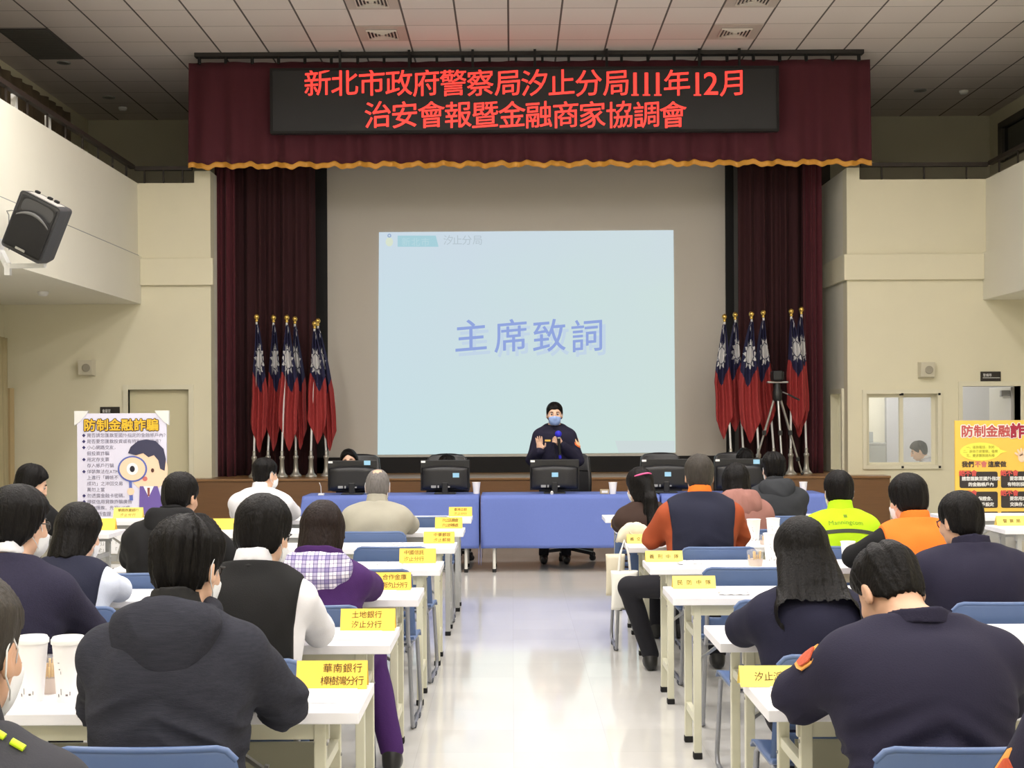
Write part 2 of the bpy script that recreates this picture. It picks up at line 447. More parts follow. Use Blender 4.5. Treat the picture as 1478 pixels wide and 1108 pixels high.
# sliding window of the office beside the stage
x0, x1, z0, z1 = WIN1
w = struct(MB().box(x0 - .03, x1 + .03, YW - .03, YW + .199, z1 - .01, z1 + .04).box(x0 - .03, x1 + .03, YW - .03, YW + .199, z0 - .04, z0 + .01).box(x0 - .03, x0 + .02, YW - .028, YW + .198, z0 + .01, z1 - .01).box(x1 - .02, x1 + .03, YW - .028, YW + .198, z0 + .01, z1 - .01).build('window_1', M_TRIM))
xm = (x0 + x1) / 2
for k, (a, b, yy) in enumerate(((x0 + .02, xm + .03, YW + .04), (xm - .01, x1 - .02, YW + .08))):
    fr = MB(); t = .045
    fr.box(a, a + t, yy, yy + .03, z0 + .011, z1 - .011).box(b - t, b, yy, yy + .03, z0 + .011, z1 - .011).box(a + t, b - t, yy + .002, yy + .028, z0 + .011, z0 + .01 + t * .7).box(a + t, b - t, yy + .002, yy + .028, z1 - .01 - t, z1 - .011)
    fr.build('sash', M_TRIM, w)
    MB().box(a + t, b - t, yy + .012, yy + .018, z0 + .04, z1 - .05).build('pane', M_GLASS, w)
lt = MB()
for (a, b) in ((xm + .0, z1), (x1 - .0, z1), (xm + .0, z0), (x1 - .0, z0)): lt.bbox(a - .015, a + .015, YW - .035, YW + .05, b - .03, b - .002, .003)
lt.build('latch', M_BLACKM, w)
# narrow window in the side of the stage opening
a0, a1, z0, z1 = WIN2
w = struct(MB().box(WR - .028, WR + .148, a0 - .03, a0 + .03, z0 + .02, z1 - .02).box(WR - .028, WR + .148, a1 - .03, a1 + .03, z0 + .02, z1 - .02).box(WR - .03, WR + .149, a0 - .03, a1 + .03, z1 - .02, z1 + .04).box(WR - .03, WR + .149, a0 - .03, a1 + .03, z0 - .04, z0 + .02).build('window_2', M_TRIM))
MB().box(WR + .07, WR + .076, a0, a1, z0, z1).build('pane', M_GLASS, w)
# office behind the windows
OY = 20.0
struct(MB().box(WR + .15, XR, 19.4, 19.5, 0, 3.2).build('wall_office_back', M_WALLW))
struct(MB().box(WR + .15, XR, YW + .2, 19.4, 2.7, 2.75).build('ceiling_office', M_WALLW))
struct(MB().box(5.35, XR, 19.3, 19.39, 0, 2.69).build('wall_office_panel', mat('office_grey', (196, 197, 204), 0.7)))
cb = empty('cabinet', (4.95, 19.2, 0), 'grey office cabinet seen low through the left pane of the office window', 'cabinet')
MB().bbox(-.32, .32, -.2, .18, 0, 1.15, .01).build('carcass', mat('cabinet_grey_paint', (150, 152, 150), .5), cb)
for k in range(3): MB().bbox(-.30, .30, -.215, -.2, .05 + .36 * k, .38 + .36 * k, .004).build('drawer', mat('cabinet_drawer', (164, 166, 164), .5), cb)
for k, (x_, z_, w_, h_) in enumerate(((4.70, 1.30, .16, .12), (4.90, 1.30, .16, .12), (5.12, 1.22, .12, .16))):
    n_ = tag(MB().box(x_ - w_ / 2, x_ + w_ / 2, 19.385, 19.398, z_ - h_ / 2, z_ + h_ / 2).build('wall_notice', mat('notice_grey', (170, 174, 176), .8)), ('leftmost grey notice', 'middle grey notice', 'right grey notice')[k] + ' on the office back wall', 'notice')
area('office_lamp_light', (4.9, 18.3, 2.66), .5, .9, 34, (1, 0.98, 0.95))
area('corridor_lamp_light', (6.2, 18.2, 2.66), .5, .9, 14, (1, 0.97, 0.92))
# unseen lamps inferred above the desks, hung below the ceiling for the added uplights
lamp = empty('ceiling_light', (LAMP_X[0], LAMP_Y[0], CEIL), 'fluorescent light hanging below the ceiling above the rows of desks', 'light', 'hanging fluorescent lights')
MB().bbox(-.24, .24, -.6, .6, -.45, -.38, .01).build('housing', M_WHITE, lamp)
MB().box(-.21, .21, -.57, .57, -.458, -.45).build('diffuser', mat('lamp_diffuser', (255, 250, 240), 0.5, emit=3.0), lamp)
for y_ in (-.45, .45): MB().tube([(0, y_, -.38), (0, y_, 0)], .006, 6).build('suspension_wire', M_STEEL, lamp)
for ly in LAMP_Y:
    for lx in LAMP_X:
        if (lx, ly) != (LAMP_X[0], LAMP_Y[0]):
            clone(lamp, (lx, ly, CEIL), 0, 'fluorescent light hanging below the ceiling above the rows of desks')

# air diffusers in the ceiling
def vent(tx, ty):
    v = empty('air_vent', (0, 0, 0), '', 'vent', 'square ceiling air diffusers')
    mb = MB()
    h = .27
    mb.bbox(-TILE_S / 2 + .01, TILE_S / 2 - .01, -TILE_T / 2 + .01, TILE_T / 2 - .01, -.008, .0, .002)
    mb.build('plate', mat('vent_plate', (196, 184, 174), 0.6), v)
    MB().box(-h * .66, h * .66, -h * .66, h * .66, -.010, -.008).build('duct', mat('vent_dark', (70, 62, 58), 0.8), v)
    sl = MB()
    for k in range(5):
        a = h * (.66 - .14 * k); b = a - .012; z0, z1 = -.012 - .006 * k, -.03 - .003 * k
        z0, z1 = -.030, -.012
        vs = []
        for r, z in ((a, z1), (a - .004, z0), (b - .004, z0 + .004), (b, z1)):
            vs += [(-r, -r, z), (r, -r, z), (r, r, z), (-r, r, z)]
        fs = []
        for q in range(4):
            for i in range(4):
                fs.append((q * 4 + i, q * 4 + (i + 1) % 4, ((q + 1) % 4) * 4 + (i + 1) % 4, ((q + 1) % 4) * 4 + i))
        sl.add(vs, fs)
    sl.build('louvre', mat('vent_slats', (216, 206, 196), 0.5), v)
    return v
v0 = vent(0, 0); vx = (TILE_X0 - 2.5 * TILE_S, TILE_X0 + 4.5 * TILE_S); vy = (TILE_Y0 + 1.5 * TILE_T, TILE_Y0 - .5 * TILE_T)
v0.location = (vx[0], vy[0], CEIL); v0['label'] = 'square ceiling air diffuser above the left half of the sign, nearer the curtain'
clone(v0, (vx[1], vy[0], CEIL), 0, 'square ceiling air diffuser above the right half of the sign, nearer the curtain')
clone(v0, (vx[0], vy[1], CEIL), 0, 'ceiling air diffuser cut by the top edge, left of centre')
clone(v0, (vx[1], vy[1], CEIL), 0, 'ceiling air diffuser cut by the top edge, right of centre')
g = empty('return_grille', (TILE_X0 - 9.5 * TILE_S, TILE_Y0 + 2.1 * TILE_T, CEIL), 'dark grey return air grille in the ceiling at upper left', 'grille')
MB().bbox(-TILE_S / 2, TILE_S / 2, -TILE_T * 1.05, TILE_T * 1.05, -.012, 0, .003).build('frame', mat('grille_grey', (84, 82, 78), 0.7), g)
sl = MB()
for k in range(30): sl.box(-TILE_S / 2 + .03, TILE_S / 2 - .03, -TILE_T * 1.0 + k * .042, -TILE_T * 1.0 + k * .042 + .02, -.02, -.012)
sl.build('slats', mat('grille_slat', (96, 94, 90), 0.6), g)
for px, py, lab in ((92, 90, 'round downlight in the ceiling nearest the dark grille'), (157, 140, 'round downlight far left, before the upper wall'), (1328, 130, 'round ceiling downlight right of the stage curtain')):
    Y = (CEIL - HC) * F_PX / (P(px, py, 1).z - HC) / F_PX
    q = P(px, py, Y)
    o = empty('downlight', (q.x, q.y, CEIL), lab, 'downlight', 'unlit downlights at the front of the ceiling')
    MB().lathe([(.085, 0), (.085, -.012), (.07, -.016), (.06, -.008)], n=20).build('rim', M_GREY, o)
    MB().lathe([(.06, -.009), (.03, -.006), (.001, -.005)], n=20).build('lens', mat('downlight_lens', (90, 88, 82), 0.3), o)
for px, py, lab in ((1391, 131, 'white smoke detector on the ceiling at upper right'), (177, 155, 'small smoke detector on the ceiling at upper left'), (62, 421, 'smoke detector under the left balcony')):
    zc = CEIL if py < 300 else Z_SOF
    Y = (zc - HC) / (P(px, py, 1).z - HC)
    q = P(px, py, Y)
    tag(MB().lathe([(.06, 0), (.06, -.02), (.045, -.045), (.02, -.05)], c=(q.x, q.y, zc), n=20).build('smoke_detector', M_WHITE), lab, 'smoke detector')

# railings on the balcony
M_RAIL = mat('dark_rail', (46, 38, 32), 0.5)
def rail(name, a, b, n, label):
    a, b = Vector(a), Vector(b)
    r = empty(name, tuple(a), label, 'railing')
    d = b - a
    MB().bar((0, 0, .2), d + Vector((0, 0, .2)), .06, .05).build('handrail', M_RAIL, r)
    for k in range(n):
        q = d * ((k + .5) / n)
        MB().bar(q, q + Vector((0, 0, .19)), .018).build('post', M_RAIL, r)
rail('balcony_railing', (PL - .1, YW + .1, Z_PAR), (WL - .25, YW + .1, Z_PAR), 3, 'dark railing on the front wall left of the stage')
rail('balcony_railing', (WR + .2, YW + .1, Z_PAR), (PR + .1, YW + .1, Z_PAR), 3, 'dark railing on the front wall right of the stage')
rail('balcony_railing', (PL - .1, YW, Z_PAR), (PL - .1, 9.0, Z_PAR), 14, 'dark railing running along the left balcony')
rail('balcony_railing', (PR + .1, YW, Z_PAR), (PR + .1, 12.0, Z_PAR), 8, 'dark railing running along the right balcony')

# curtains
def drape(name, p0, p1, z0, z1, folds, amp, m, label, cat='curtain', nu=120, nv=14, seed=0, th=.006, parent=None, flare=0.0, hem=None):
    """hanging cloth from p0 to p1 (x,y) with irregular vertical folds"""
    rnd = random.Random(seed); ph = [rnd.uniform(0, 6.28) for _ in range(6)]
    a, b = Vector((*p0, 0)), Vector((*p1, 0)); d = b - a; n = Vector((-d.y, d.x, 0)).normalized()
    pts = []
    for i in range(nu):
        t = i / (nu - 1); row = []
        for j in range(nv):
            s = j / (nv - 1)
            w = math.sin(2 * PI * folds * t + ph[0] + .8 * math.sin(2 * PI * t * 3 + ph[1]) + .25 * s) + .4 * math.sin(2 * PI * folds * 1.7 * t + ph[2]) + .25 * math.sin(2 * PI * folds * .37 * t + ph[3] + s)
            q = a + d * t + n * (amp * w * (.55 + .45 * s))
            z = z1 + (z0 - z1) * s
            if hem: z += hem(t) * s
            row.append((q.x, q.y, z))
        pts.append(row)
    o = MB().sheet(pts, th).build(name, m, parent)
    if not parent: tag(o, label, cat)
    return o
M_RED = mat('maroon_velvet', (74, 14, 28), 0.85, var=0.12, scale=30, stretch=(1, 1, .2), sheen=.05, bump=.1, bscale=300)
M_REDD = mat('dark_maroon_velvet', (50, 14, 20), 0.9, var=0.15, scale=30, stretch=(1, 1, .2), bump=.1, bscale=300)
YC = 17.6
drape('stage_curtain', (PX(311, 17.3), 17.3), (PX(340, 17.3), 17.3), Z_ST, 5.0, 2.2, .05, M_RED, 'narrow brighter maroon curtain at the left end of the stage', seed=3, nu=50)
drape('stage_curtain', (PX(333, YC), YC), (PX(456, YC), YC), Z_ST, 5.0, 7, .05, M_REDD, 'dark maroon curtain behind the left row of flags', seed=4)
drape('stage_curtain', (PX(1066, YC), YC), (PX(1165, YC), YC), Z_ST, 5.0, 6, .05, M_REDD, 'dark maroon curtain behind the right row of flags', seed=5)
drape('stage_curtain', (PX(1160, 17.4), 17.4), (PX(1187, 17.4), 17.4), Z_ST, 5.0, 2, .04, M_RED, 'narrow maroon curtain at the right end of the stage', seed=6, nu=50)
# valance with its gold hem and track
YV = 16.6
va = empty('valance', (0, YV, 0), 'wide maroon stage valance with gold hem hanging below the ceiling', 'valance')
x0, x1 = PX(271, YV, 240), PX(1258, YV, 235)
ZV0, ZV1 = PZ(233, YV, 765), CEIL - .11
hemf = lambda t: .022 * math.sin(2 * PI * 24.5 * t + .4) + .008 * math.sin(2 * PI * 57 * t)
def vfold(t, s): return .04 * math.sin(2 * PI * 24.5 * t + .4) * (.35 + .65 * s) + .018 * math.sin(2 * PI * 9.3 * t + 1) + .012 * math.sin(2 * PI * 41 * t) * s
def vsheet(sa, sb, nv, th, off=0):
    pts = []
    for i in range(420):
        t = i / 419; row = []
        for j in range(nv):
            s = sa + (sb - sa) * j / (nv - 1)
            zz = ZV1 + (ZV0 + hemf(t) - ZV1) * min(s, 1.0) - max(0, s - 1) * (ZV1 - ZV0)
            row.append((x0 + (x1 - x0) * t - .012 * (1 - min(1, s)) * (1 if t > .5 else -1) * abs(2 * t - 1), vfold(t, min(s, 1)) + off, zz))
        pts.append(row)
    return MB().sheet(pts, th)
vsheet(0, 1.0, 12, .008).build('cloth', mat('valance_velvet', (76, 20, 34), 0.85, var=0.1, scale=25, stretch=(1, 1, .2), sheen=.05), va)
vsheet(1.0, 1.052, 4, .010).build('gold_hem', mat('gold_braid', (214, 152, 58), 0.55, var=0.1, scale=80), va)['label'] = 'wavy gold hem'
tr = MB(); tr.box(x0 + .1, x1 - .1, -.06, .06, CEIL - .05, CEIL - .002); tr.build('track', mat('track_dark', (40, 36, 34), 0.6), va)
for k in range(26):
    x = x0 + .15 + (x1 - x0 - .3) * k / 25
    MB().box(x - .015, x + .015, -.03, .03, CEIL - .13, CEIL - .05).build('runner', M_BLACKM, va)

# LED sign
YD = 16.42
a, b = P(390, 193, YD), P(1124, 95, YD)
M_LED = mat('led_red', (255, 62, 54), 0.5, emit=1.27)
led = empty('led_sign', (0, 0, 0), 'long black sign with two lines of red glowing characters', 'sign')
MB().bbox(a.x, b.x, YD, YD + .09, a.z, b.z, .01).build('housing', mat('led_black', (30, 31, 35), 0.55, bump=.1, bscale=500), led)
fr = MB(); t = .03
for q in ((a.x, b.x, a.z, a.z + t), (a.x, b.x, b.z - t, b.z), (a.x, a.x + t, a.z + t, b.z - t), (b.x - t, b.x, a.z + t, b.z - t)): fr.box(q[0], q[1], YD - .012, YD, q[2], q[3])
fr.build('frame', M_BLACKM, led)
for px in (490, 590, 682, 772, 876, 1010, 1068):
    q = P(px, 84, YD); MB().bar((q.x, YD + .05, b.z), (q.x, YD + .05, CEIL - .003), .03).build('hanger', M_BLACKM, led)
fc = Face((0, YD, 0), (1, 0, 0), (0, 0, 1))
mb = MB()
KAI = .07
def led_line(chars, x0, x1, yb, hpx):
    """chars with their width shares laid between pixel columns"""
    step = (x1 - x0) / sum(w for c, w in chars); x = x0
    for c, w in chars:
        q = P(x + step * w / 2, yb, YD); sz = hpx * YD / F_PX * (1.13 if w == 1 else 1.28)
        fc._glyph(mb, c, q.x, q.z + (.028 if w == 1 else .012), sz, .004, 0, .0022, 4, KAI if w == 1 else 0)
        if c == '1': fc.rect(mb, q.x - sz * .115, q.x + sz * .115, q.z - .002, q.z + .016, .0045)
        x += step * w
led_line([(c, 1) for c in '新北市政府警察局汐止分局'] + [('1', .42)] * 3 + [('年', 1), ('1', .5), ('2', .5), ('月', 1)], 439, 1075, 138, 36)
led_line([(c, 1) for c in '治安會報暨金融商家協調會'], 526, 991, 184, 36)
mb.build('lettering', M_LED, led)

# projection screen and slide
YSC = 18.1
a, b = P(474, 660, YSC), P(1046, 200, YSC)
scr = empty('projection_screen', (0, 0, 0), 'large grey projection screen filling the back of the stage', 'screen')
MB().box(a.x, b.x, YSC, YSC + .02, a.z, 5.2).build('canvas', mat('screen_cloth', (196, 190, 180), 0.9, var=.02, scale=2), scr)
fb = MB(); fb.bbox(a.x - .17, a.x, YSC - .03, YSC + .05, a.z - .22, 5.2).bbox(b.x, b.x + .11, YSC - .03, YSC + .05, a.z - .22, 5.2).bbox(a.x - .17, b.x + .11, YSC - .03, YSC + .05, a.z - .26, a.z)
fb.build('frame', M_BLACKM, scr)
MB().box(a.x - .3, a.x - .17, YSC - .02, YSC + .02, Z_ST, 5.2).box(b.x + .11, b.x + .24, YSC - .02, YSC + .02, Z_ST, 5.2).build('side_mask', mat('mask_grey', (88, 88, 86), 0.8), scr)
def slide_mat():
    m = bpy.data.materials.new('projected_light'); m.use_nodes = True
    nt = m.node_tree; b = nt.nodes['Principled BSDF']; N = nt.nodes.new; L = nt.links.new
    tc = N('ShaderNodeTexCoord'); sp = N('ShaderNodeSeparateXYZ'); L(tc.outputs['Generated'], sp.inputs[0])
    cr = N('ShaderNodeMix'); cr.data_type = 'RGBA'; cr.inputs['A'].default_value = rgb(200, 224, 229); cr.inputs['B'].default_value = rgb(206, 227, 218)
    c2 = N('ShaderNodeMix'); c2.data_type = 'RGBA'; c2.inputs['B'].default_value = rgb(206, 214, 232)
    nz = N('ShaderNodeTexNoise'); nz.inputs['Scale'].default_value = 2.2; nz.inputs['Detail'].default_value = 3; L(tc.outputs['Generated'], nz.inputs['Vector'])
    mu = N('ShaderNodeMath'); mu.operation = 'MULTIPLY'; L(sp.outputs[2], mu.inputs[0]); L(nz.outputs['Fac'], mu.inputs[1])
    L(sp.outputs[0], cr.inputs['Factor']); L(cr.outputs['Result'], c2.inputs['A']); L(mu.outputs[0], c2.inputs['Factor'])
    b.inputs['Base Color'].default_value = (0, 0, 0, 1); b.inputs['Roughness'].default_value = 1
    b.inputs['Specular IOR Level'].default_value = 0
    L(c2.outputs['Result'], b.inputs['Emission Color']); b.inputs['Emission Strength'].default_value = SLIDE
    return m
SLIDE = 1.1
yq = YSC - .012
c4 = [P(545, 656, yq), P(975, 653, yq), P(972, 332, yq), P(547, 335, yq)]
sl = MB(); sl.add(c4 + [q + Vector((0, .006, 0)) for q in c4], [(0, 1, 2, 3), (7, 6, 5, 4), (0, 4, 5, 1), (1, 5, 6, 2), (2, 6, 7, 3), (3, 7, 4, 0)])
slo = sl.build('projected_slide', slide_mat(), scr); slo['label'] = 'pale blue projected slide'
fs = Face((0, yq, 0), (1, 0, 0), (0, 0, 1))
def flat_emit(name, c, e=1.0):
    m = mat(name, c, 1.0, spec=0, emit=e)
    m.node_tree.nodes['Principled BSDF'].inputs['Base Color'].default_value = (0, 0, 0, 1)
    return m
def kai_line(mb, s, cxs, yb, hpx, Y, face, bold, l, kai=.08, dx=0, dy=0):
    for c, px in zip(s, cxs):
        q = P(px, yb, Y); face._glyph(mb, c, q.x + dx, q.z + dy, hpx * Y / F_PX, l, 0, bold * .5, 4, kai)
mb = MB(); kai_line(mb, '主席致詞', (680, 737, 793, 847), 503, 50, yq, fs, .008, .004, dx=.045, dy=-.06)
mb.build('text_shadow', flat_emit('slide_shadow', (195, 213, 231), SLIDE), scr)
mb = MB(); kai_line(mb, '主席致詞', (680, 737, 793, 847), 503, 50, yq, fs, .006, .006)
mb.build('slide_text', flat_emit('slide_blue', (146, 166, 222), SLIDE), scr)
mb = MB(); kai_line(mb, '汐止分局', (647, 660, 674, 689), 352, 15, yq, fs, 0, .004, 0)
mb.build('header_text', flat_emit('slide_grey', (182, 196, 204), SLIDE), scr)
mb = MB()
q = [P(574, 356, yq), P(633, 356, yq), P(629, 340, yq), P(574, 340, yq)]; fs.poly(mb, [(v.x, v.z) for v in q], .003)
mb.build('header_bar', flat_emit('slide_teal', (168, 208, 218), SLIDE), scr)
mb = MB()
q = [P(893, 653, yq), P(974, 653, yq), P(974, 636, yq), P(888, 636, yq)]; fs.poly(mb, [(v.x, v.z) for v in q], .003)
mb.build('footer_bar', flat_emit('slide_footer', (206, 218, 218), SLIDE), scr)
mb = MB(); q = P(562, 340, yq); fs.ring(mb, q.x, q.z, .012, .026, .004); mb.build('emblem_ring', flat_emit('slide_navy', (150, 172, 205), SLIDE), scr)
mb = MB(); q = P(562, 349, yq); fs.disc(mb, q.x, q.z, .05, .06, .003)
mb.build('emblem', flat_emit('slide_gold', (216, 226, 206), SLIDE), scr)
mb = MB(); kai_line(mb, '新北市', (586, 600, 614), 354, 13, yq, fs, 0, .005, 0)
mb.build('bar_text', flat_emit('slide_pale', (184, 216, 224), SLIDE), scr)

# windows and drapes of the side walls and the balcony
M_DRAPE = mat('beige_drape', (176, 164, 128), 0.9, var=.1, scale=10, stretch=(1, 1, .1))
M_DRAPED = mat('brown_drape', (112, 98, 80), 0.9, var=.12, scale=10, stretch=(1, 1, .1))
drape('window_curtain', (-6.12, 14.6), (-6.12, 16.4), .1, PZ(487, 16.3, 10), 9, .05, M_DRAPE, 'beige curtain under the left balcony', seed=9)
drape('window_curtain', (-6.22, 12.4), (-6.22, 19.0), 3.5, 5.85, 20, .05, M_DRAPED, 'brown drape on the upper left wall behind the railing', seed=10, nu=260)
struct(MB().box(-6.34, -6.1, 16.42, 16.56, 0, PZ(560, 16.5, 28)).build('trim_1', mat('window_wood', (186, 164, 122), 0.5)))
struct(MB().box(XL, XL + .03, 12.5, 16.4, 1.0, 2.3).build('window_3', mat('night_glass', (34, 38, 44), 0.1)))
w = struct(MB().box(XR - .03, XR, 17.4, 19.7, PZ(232, 19.6, 1440), PZ(180, 19.6, 1460)).build('window_4', mat('night_glass', (34, 38, 44), 0.1)))
fb = MB(); z0, z1 = PZ(232, 19.6, 1440), PZ(180, 19.6, 1460)
fb.bbox(XR - .08, XR, 17.3, 17.4, z0, z1).bbox(XR - .08, XR, 19.6, 19.75, z0, z1).bbox(XR - .08, XR, 17.3, 19.75, z1 - .05, z1 + .05)
fb.build('window_frame', mat('bronze_frame', (70, 64, 56), 0.5), w)
for px, py0, py1, lab in ((28, 125, 155, 'pale post at the left balcony rail, nearest the left edge'), (76, 160, 185, 'pale post at the left balcony rail, nearer the stage')):
    Y = (PL - .14) / (P(px, py1, 1).x)
    tag(MB().bar((PL - .19, Y, Z_PAR - .5), (PL - .19, Y, Z_PAR + .22), .05).build('balcony_post', M_WHITE), lab, 'post')

# ---------------------------------------------------------------- stage things: flags, tripod
M_FRED = mat('flag_red', (150, 44, 44), 0.8, var=.06, scale=40, bump=.06, bscale=200)
M_FBLUE = mat('flag_blue', (26, 24, 62), 0.8, var=.06, scale=40)
M_FWHITE = mat('flag_white', (206, 204, 204), 0.8)
M_GOLD = mat('brass', (214, 178, 96), 0.25, metal=0.9)
def flag(tx, ty, bx, side, w0, sun_u, Y, label, seed, bot=648):
    """flag on a standing pole; side=-1 hangs left of the pole, +1 right"""
    top, base = P(tx, ty, Y), Vector((PX(bx, Y, 688), Y, Z_ST))
    f = empty('flag', tuple(base), label, 'flag', 'flags on poles along the stage')
    d = top - base; L = d.length
    MB().tube([(0, 0, .3), tuple(d * .98)], .013, 12).build('pole', M_WHITE, f)
    MB().lathe([(.072, 0), (.076, .012), (.062, .03), (.042, .05), (.03, .10), (.026, .22), (.034, .235), (.034, .26), (.02, .27), (.02, .33)], n=20).build('base', mat('pewter', (168, 164, 154), 0.35, metal=.6), f)
    fi = MB(); t = d * .98
    fi.lathe([(.012, -.02), (.022, 0), (.014, .012), (.03, .03), (.034, .05), (.026, .072), (.004, .085)], c=tuple(t), n=16)
    fi.build('finial', M_GOLD, f)
    MB().tube([tuple(t * .985 + Vector((.0, -.02, 0))), tuple(t * .95 + Vector((side * .03, -.035, 0))), tuple(t * .91 + Vector((side * .02, -.03, 0)))], .007, 6).build('tie_cord', M_FWHITE, f)
    rnd = random.Random(seed); ph = rnd.uniform(-.5, .5); nf = rnd.choice((2.5, 3.0, 3.2))
    zt = d.z * .955; zb = PZ(bot, Y) - Z_ST; H = zt - zb
    NU, NV = 40, 110; pts = []
    for i in range(NU):
        u = -1 + 2 * i / (NU - 1); row = []
        for j in range(NV):
            v = j / (NV - 1)
            hw = .016 + (w0 * .9 - .016) * min(1, (v / .55)) ** .8
            ax = d.x * (zt - v * H) / d.z + side * hw * .55
            drop = v * H * (1 - .20 * abs(u - .15 * side) * v)
            y = -.03 - .035 * math.cos(nf * PI * u + ph) * (.4 + .6 * v) - .01 * math.sin(9 * u + 5 * v)
            row.append((ax + u * hw + .004 * math.sin(12 * v + seed), y, zt - drop))
        pts.append(row)
    def zone(i, j):
        u = -1 + 2 * (i + .5) / NU; v = (j + .5) / NV
        a, b = (u - sun_u) / .95, (v - .27) / .13
        r = math.hypot(a, b)
        if r < .55: return 2
        if .62 < r < 1.0:
            an = (math.atan2(b, a) % (PI / 6)); an = min(an, PI / 6 - an)
            if an < (1 - r) / .38 * PI / 13: return 2
        return 1 if v < .40 + .13 * (1 - min(1, abs(u - .2 * side))) else 0
    MB().sheet(pts, .004, mif=zone).build('cloth', [M_FRED, M_FBLUE, M_FWHITE], f)
    return f
YF = 17.0
for k, (tx, ty, bx, sd, w, su, lab) in enumerate((
        (370.5, 458, 367, 1, .105, .2, 'flag furthest left of the left row, sun folded into a narrow oval'),
        (395, 459, 387, 1, .10, .2, 'second flag from the left in the left row'),
        (414, 459, 407, 1, .13, -.1, 'third flag from the left in the left row, pole base in view'),
        (425.5, 461, 427, 1, .10, -.2, 'fourth flag from the left in the left row'),
        (454, 468, 449, 1, .13, -.2, 'fifth flag of the left row, beside the grey screen'),
        (458.5, 464, 471, 1, .11, -.3, 'flag nearest the screen in the left row'),
        (1045.5, 458, 1055, -1, .12, -.4, 'flag nearest the screen in the right row'),
        (1061, 455, 1073, -1, .13, .5, 'second flag from the screen in the right row'),
        (1084.5, 454, 1095, -1, .15, .0, 'third flag from the screen in the right row'),
        (1101.5, 452, 1117, -1, .13, .3, 'fourth flag from the screen, left of the camcorder tripod'),
        (1142, 450, 1141.5, 1, .13, .2, 'flag right of the camcorder tripod, second from the right end'),
        (1156.5, 447, 1164, -1, .13, .4, 'flag furthest right of the right row'))):
    flag(tx, ty, bx, sd, w, su, YF + (.18 if k % 2 else 0), lab, k, bot=(652, 650, 650, 648, 640, 650, 636, 625, 642, 632, 622, 634)[k])

tp = P(1122, 575, 16.8); tb = Z_ST
t = empty('camcorder_tripod', (tp.x, 16.8, tb), 'camcorder tripod standing on the stage before the right flags', 'tripod')
hz = tp.z - tb
MB().lathe([(.05, hz - .03), (.06, hz), (.06, hz + .09), (.045, hz + .12), (.04, hz + .2)], n=16).build('head', M_BLACK, t)
for k, (fx, fy) in enumerate(((-.30, .1), (.33, .12), (.02, -.22))):
    a, b = Vector((fx * .12, fy * .12, hz)), Vector((fx, fy, 0.01)); m = a.lerp(b, .45); n = a.lerp(b, .8)
    l = MB().tube([a, m], .016, 8).tube([m, n], .013, 8).tube([n, b], .010, 8).build('leg', M_STEEL, t)
    MB().bbox(m.x - .024, m.x + .024, m.y - .024, m.y + .024, m.z - .03, m.z + .03).bbox(n.x - .02, n.x + .02, n.y - .02, n.y + .02, n.z - .025, n.z + .025).build('clamp', M_BLACK, l)
    MB().lathe([(.016, 0), (.018, .03), (.012, .05)], c=(b.x, b.y, -.01), n=10).build('foot', M_BLACK, l)
MB().tube([(.06, -.03, hz + .08), (.12, -.08, hz + .05)], .008, 8).build('pan_bar', M_STEEL, t)
MB().tube([(.12, -.08, hz + .05), (.24, -.16, hz - .02)], .012, 8).build('pan_handle', M_BLACK, t)
MB().bbox(-.13, .13, -.05, .05, hz + .19, hz + .215, .01).build('platform', M_STEEL, t)
cc = empty('camcorder', (tp.x, 16.8, tb + hz + .215), 'small dark camcorder mounted on the tripod on the stage', 'camera')
MB().bbox(-.07, .05, -.12, .10, .005, .13, .02).build('body', M_BLACK, cc)
MB().lathe([(.045, -.12), (.05, -.17), (.04, -.175), (.03, -.165)], c=(-.01, 0, .07), n=20, axis='y').build('lens', mat('lens_dark', (10, 10, 14), .1), cc)
MB().bbox(.052, .066, -.10, .03, .02, .115, .005).build('flip_screen', M_BLACK, cc)

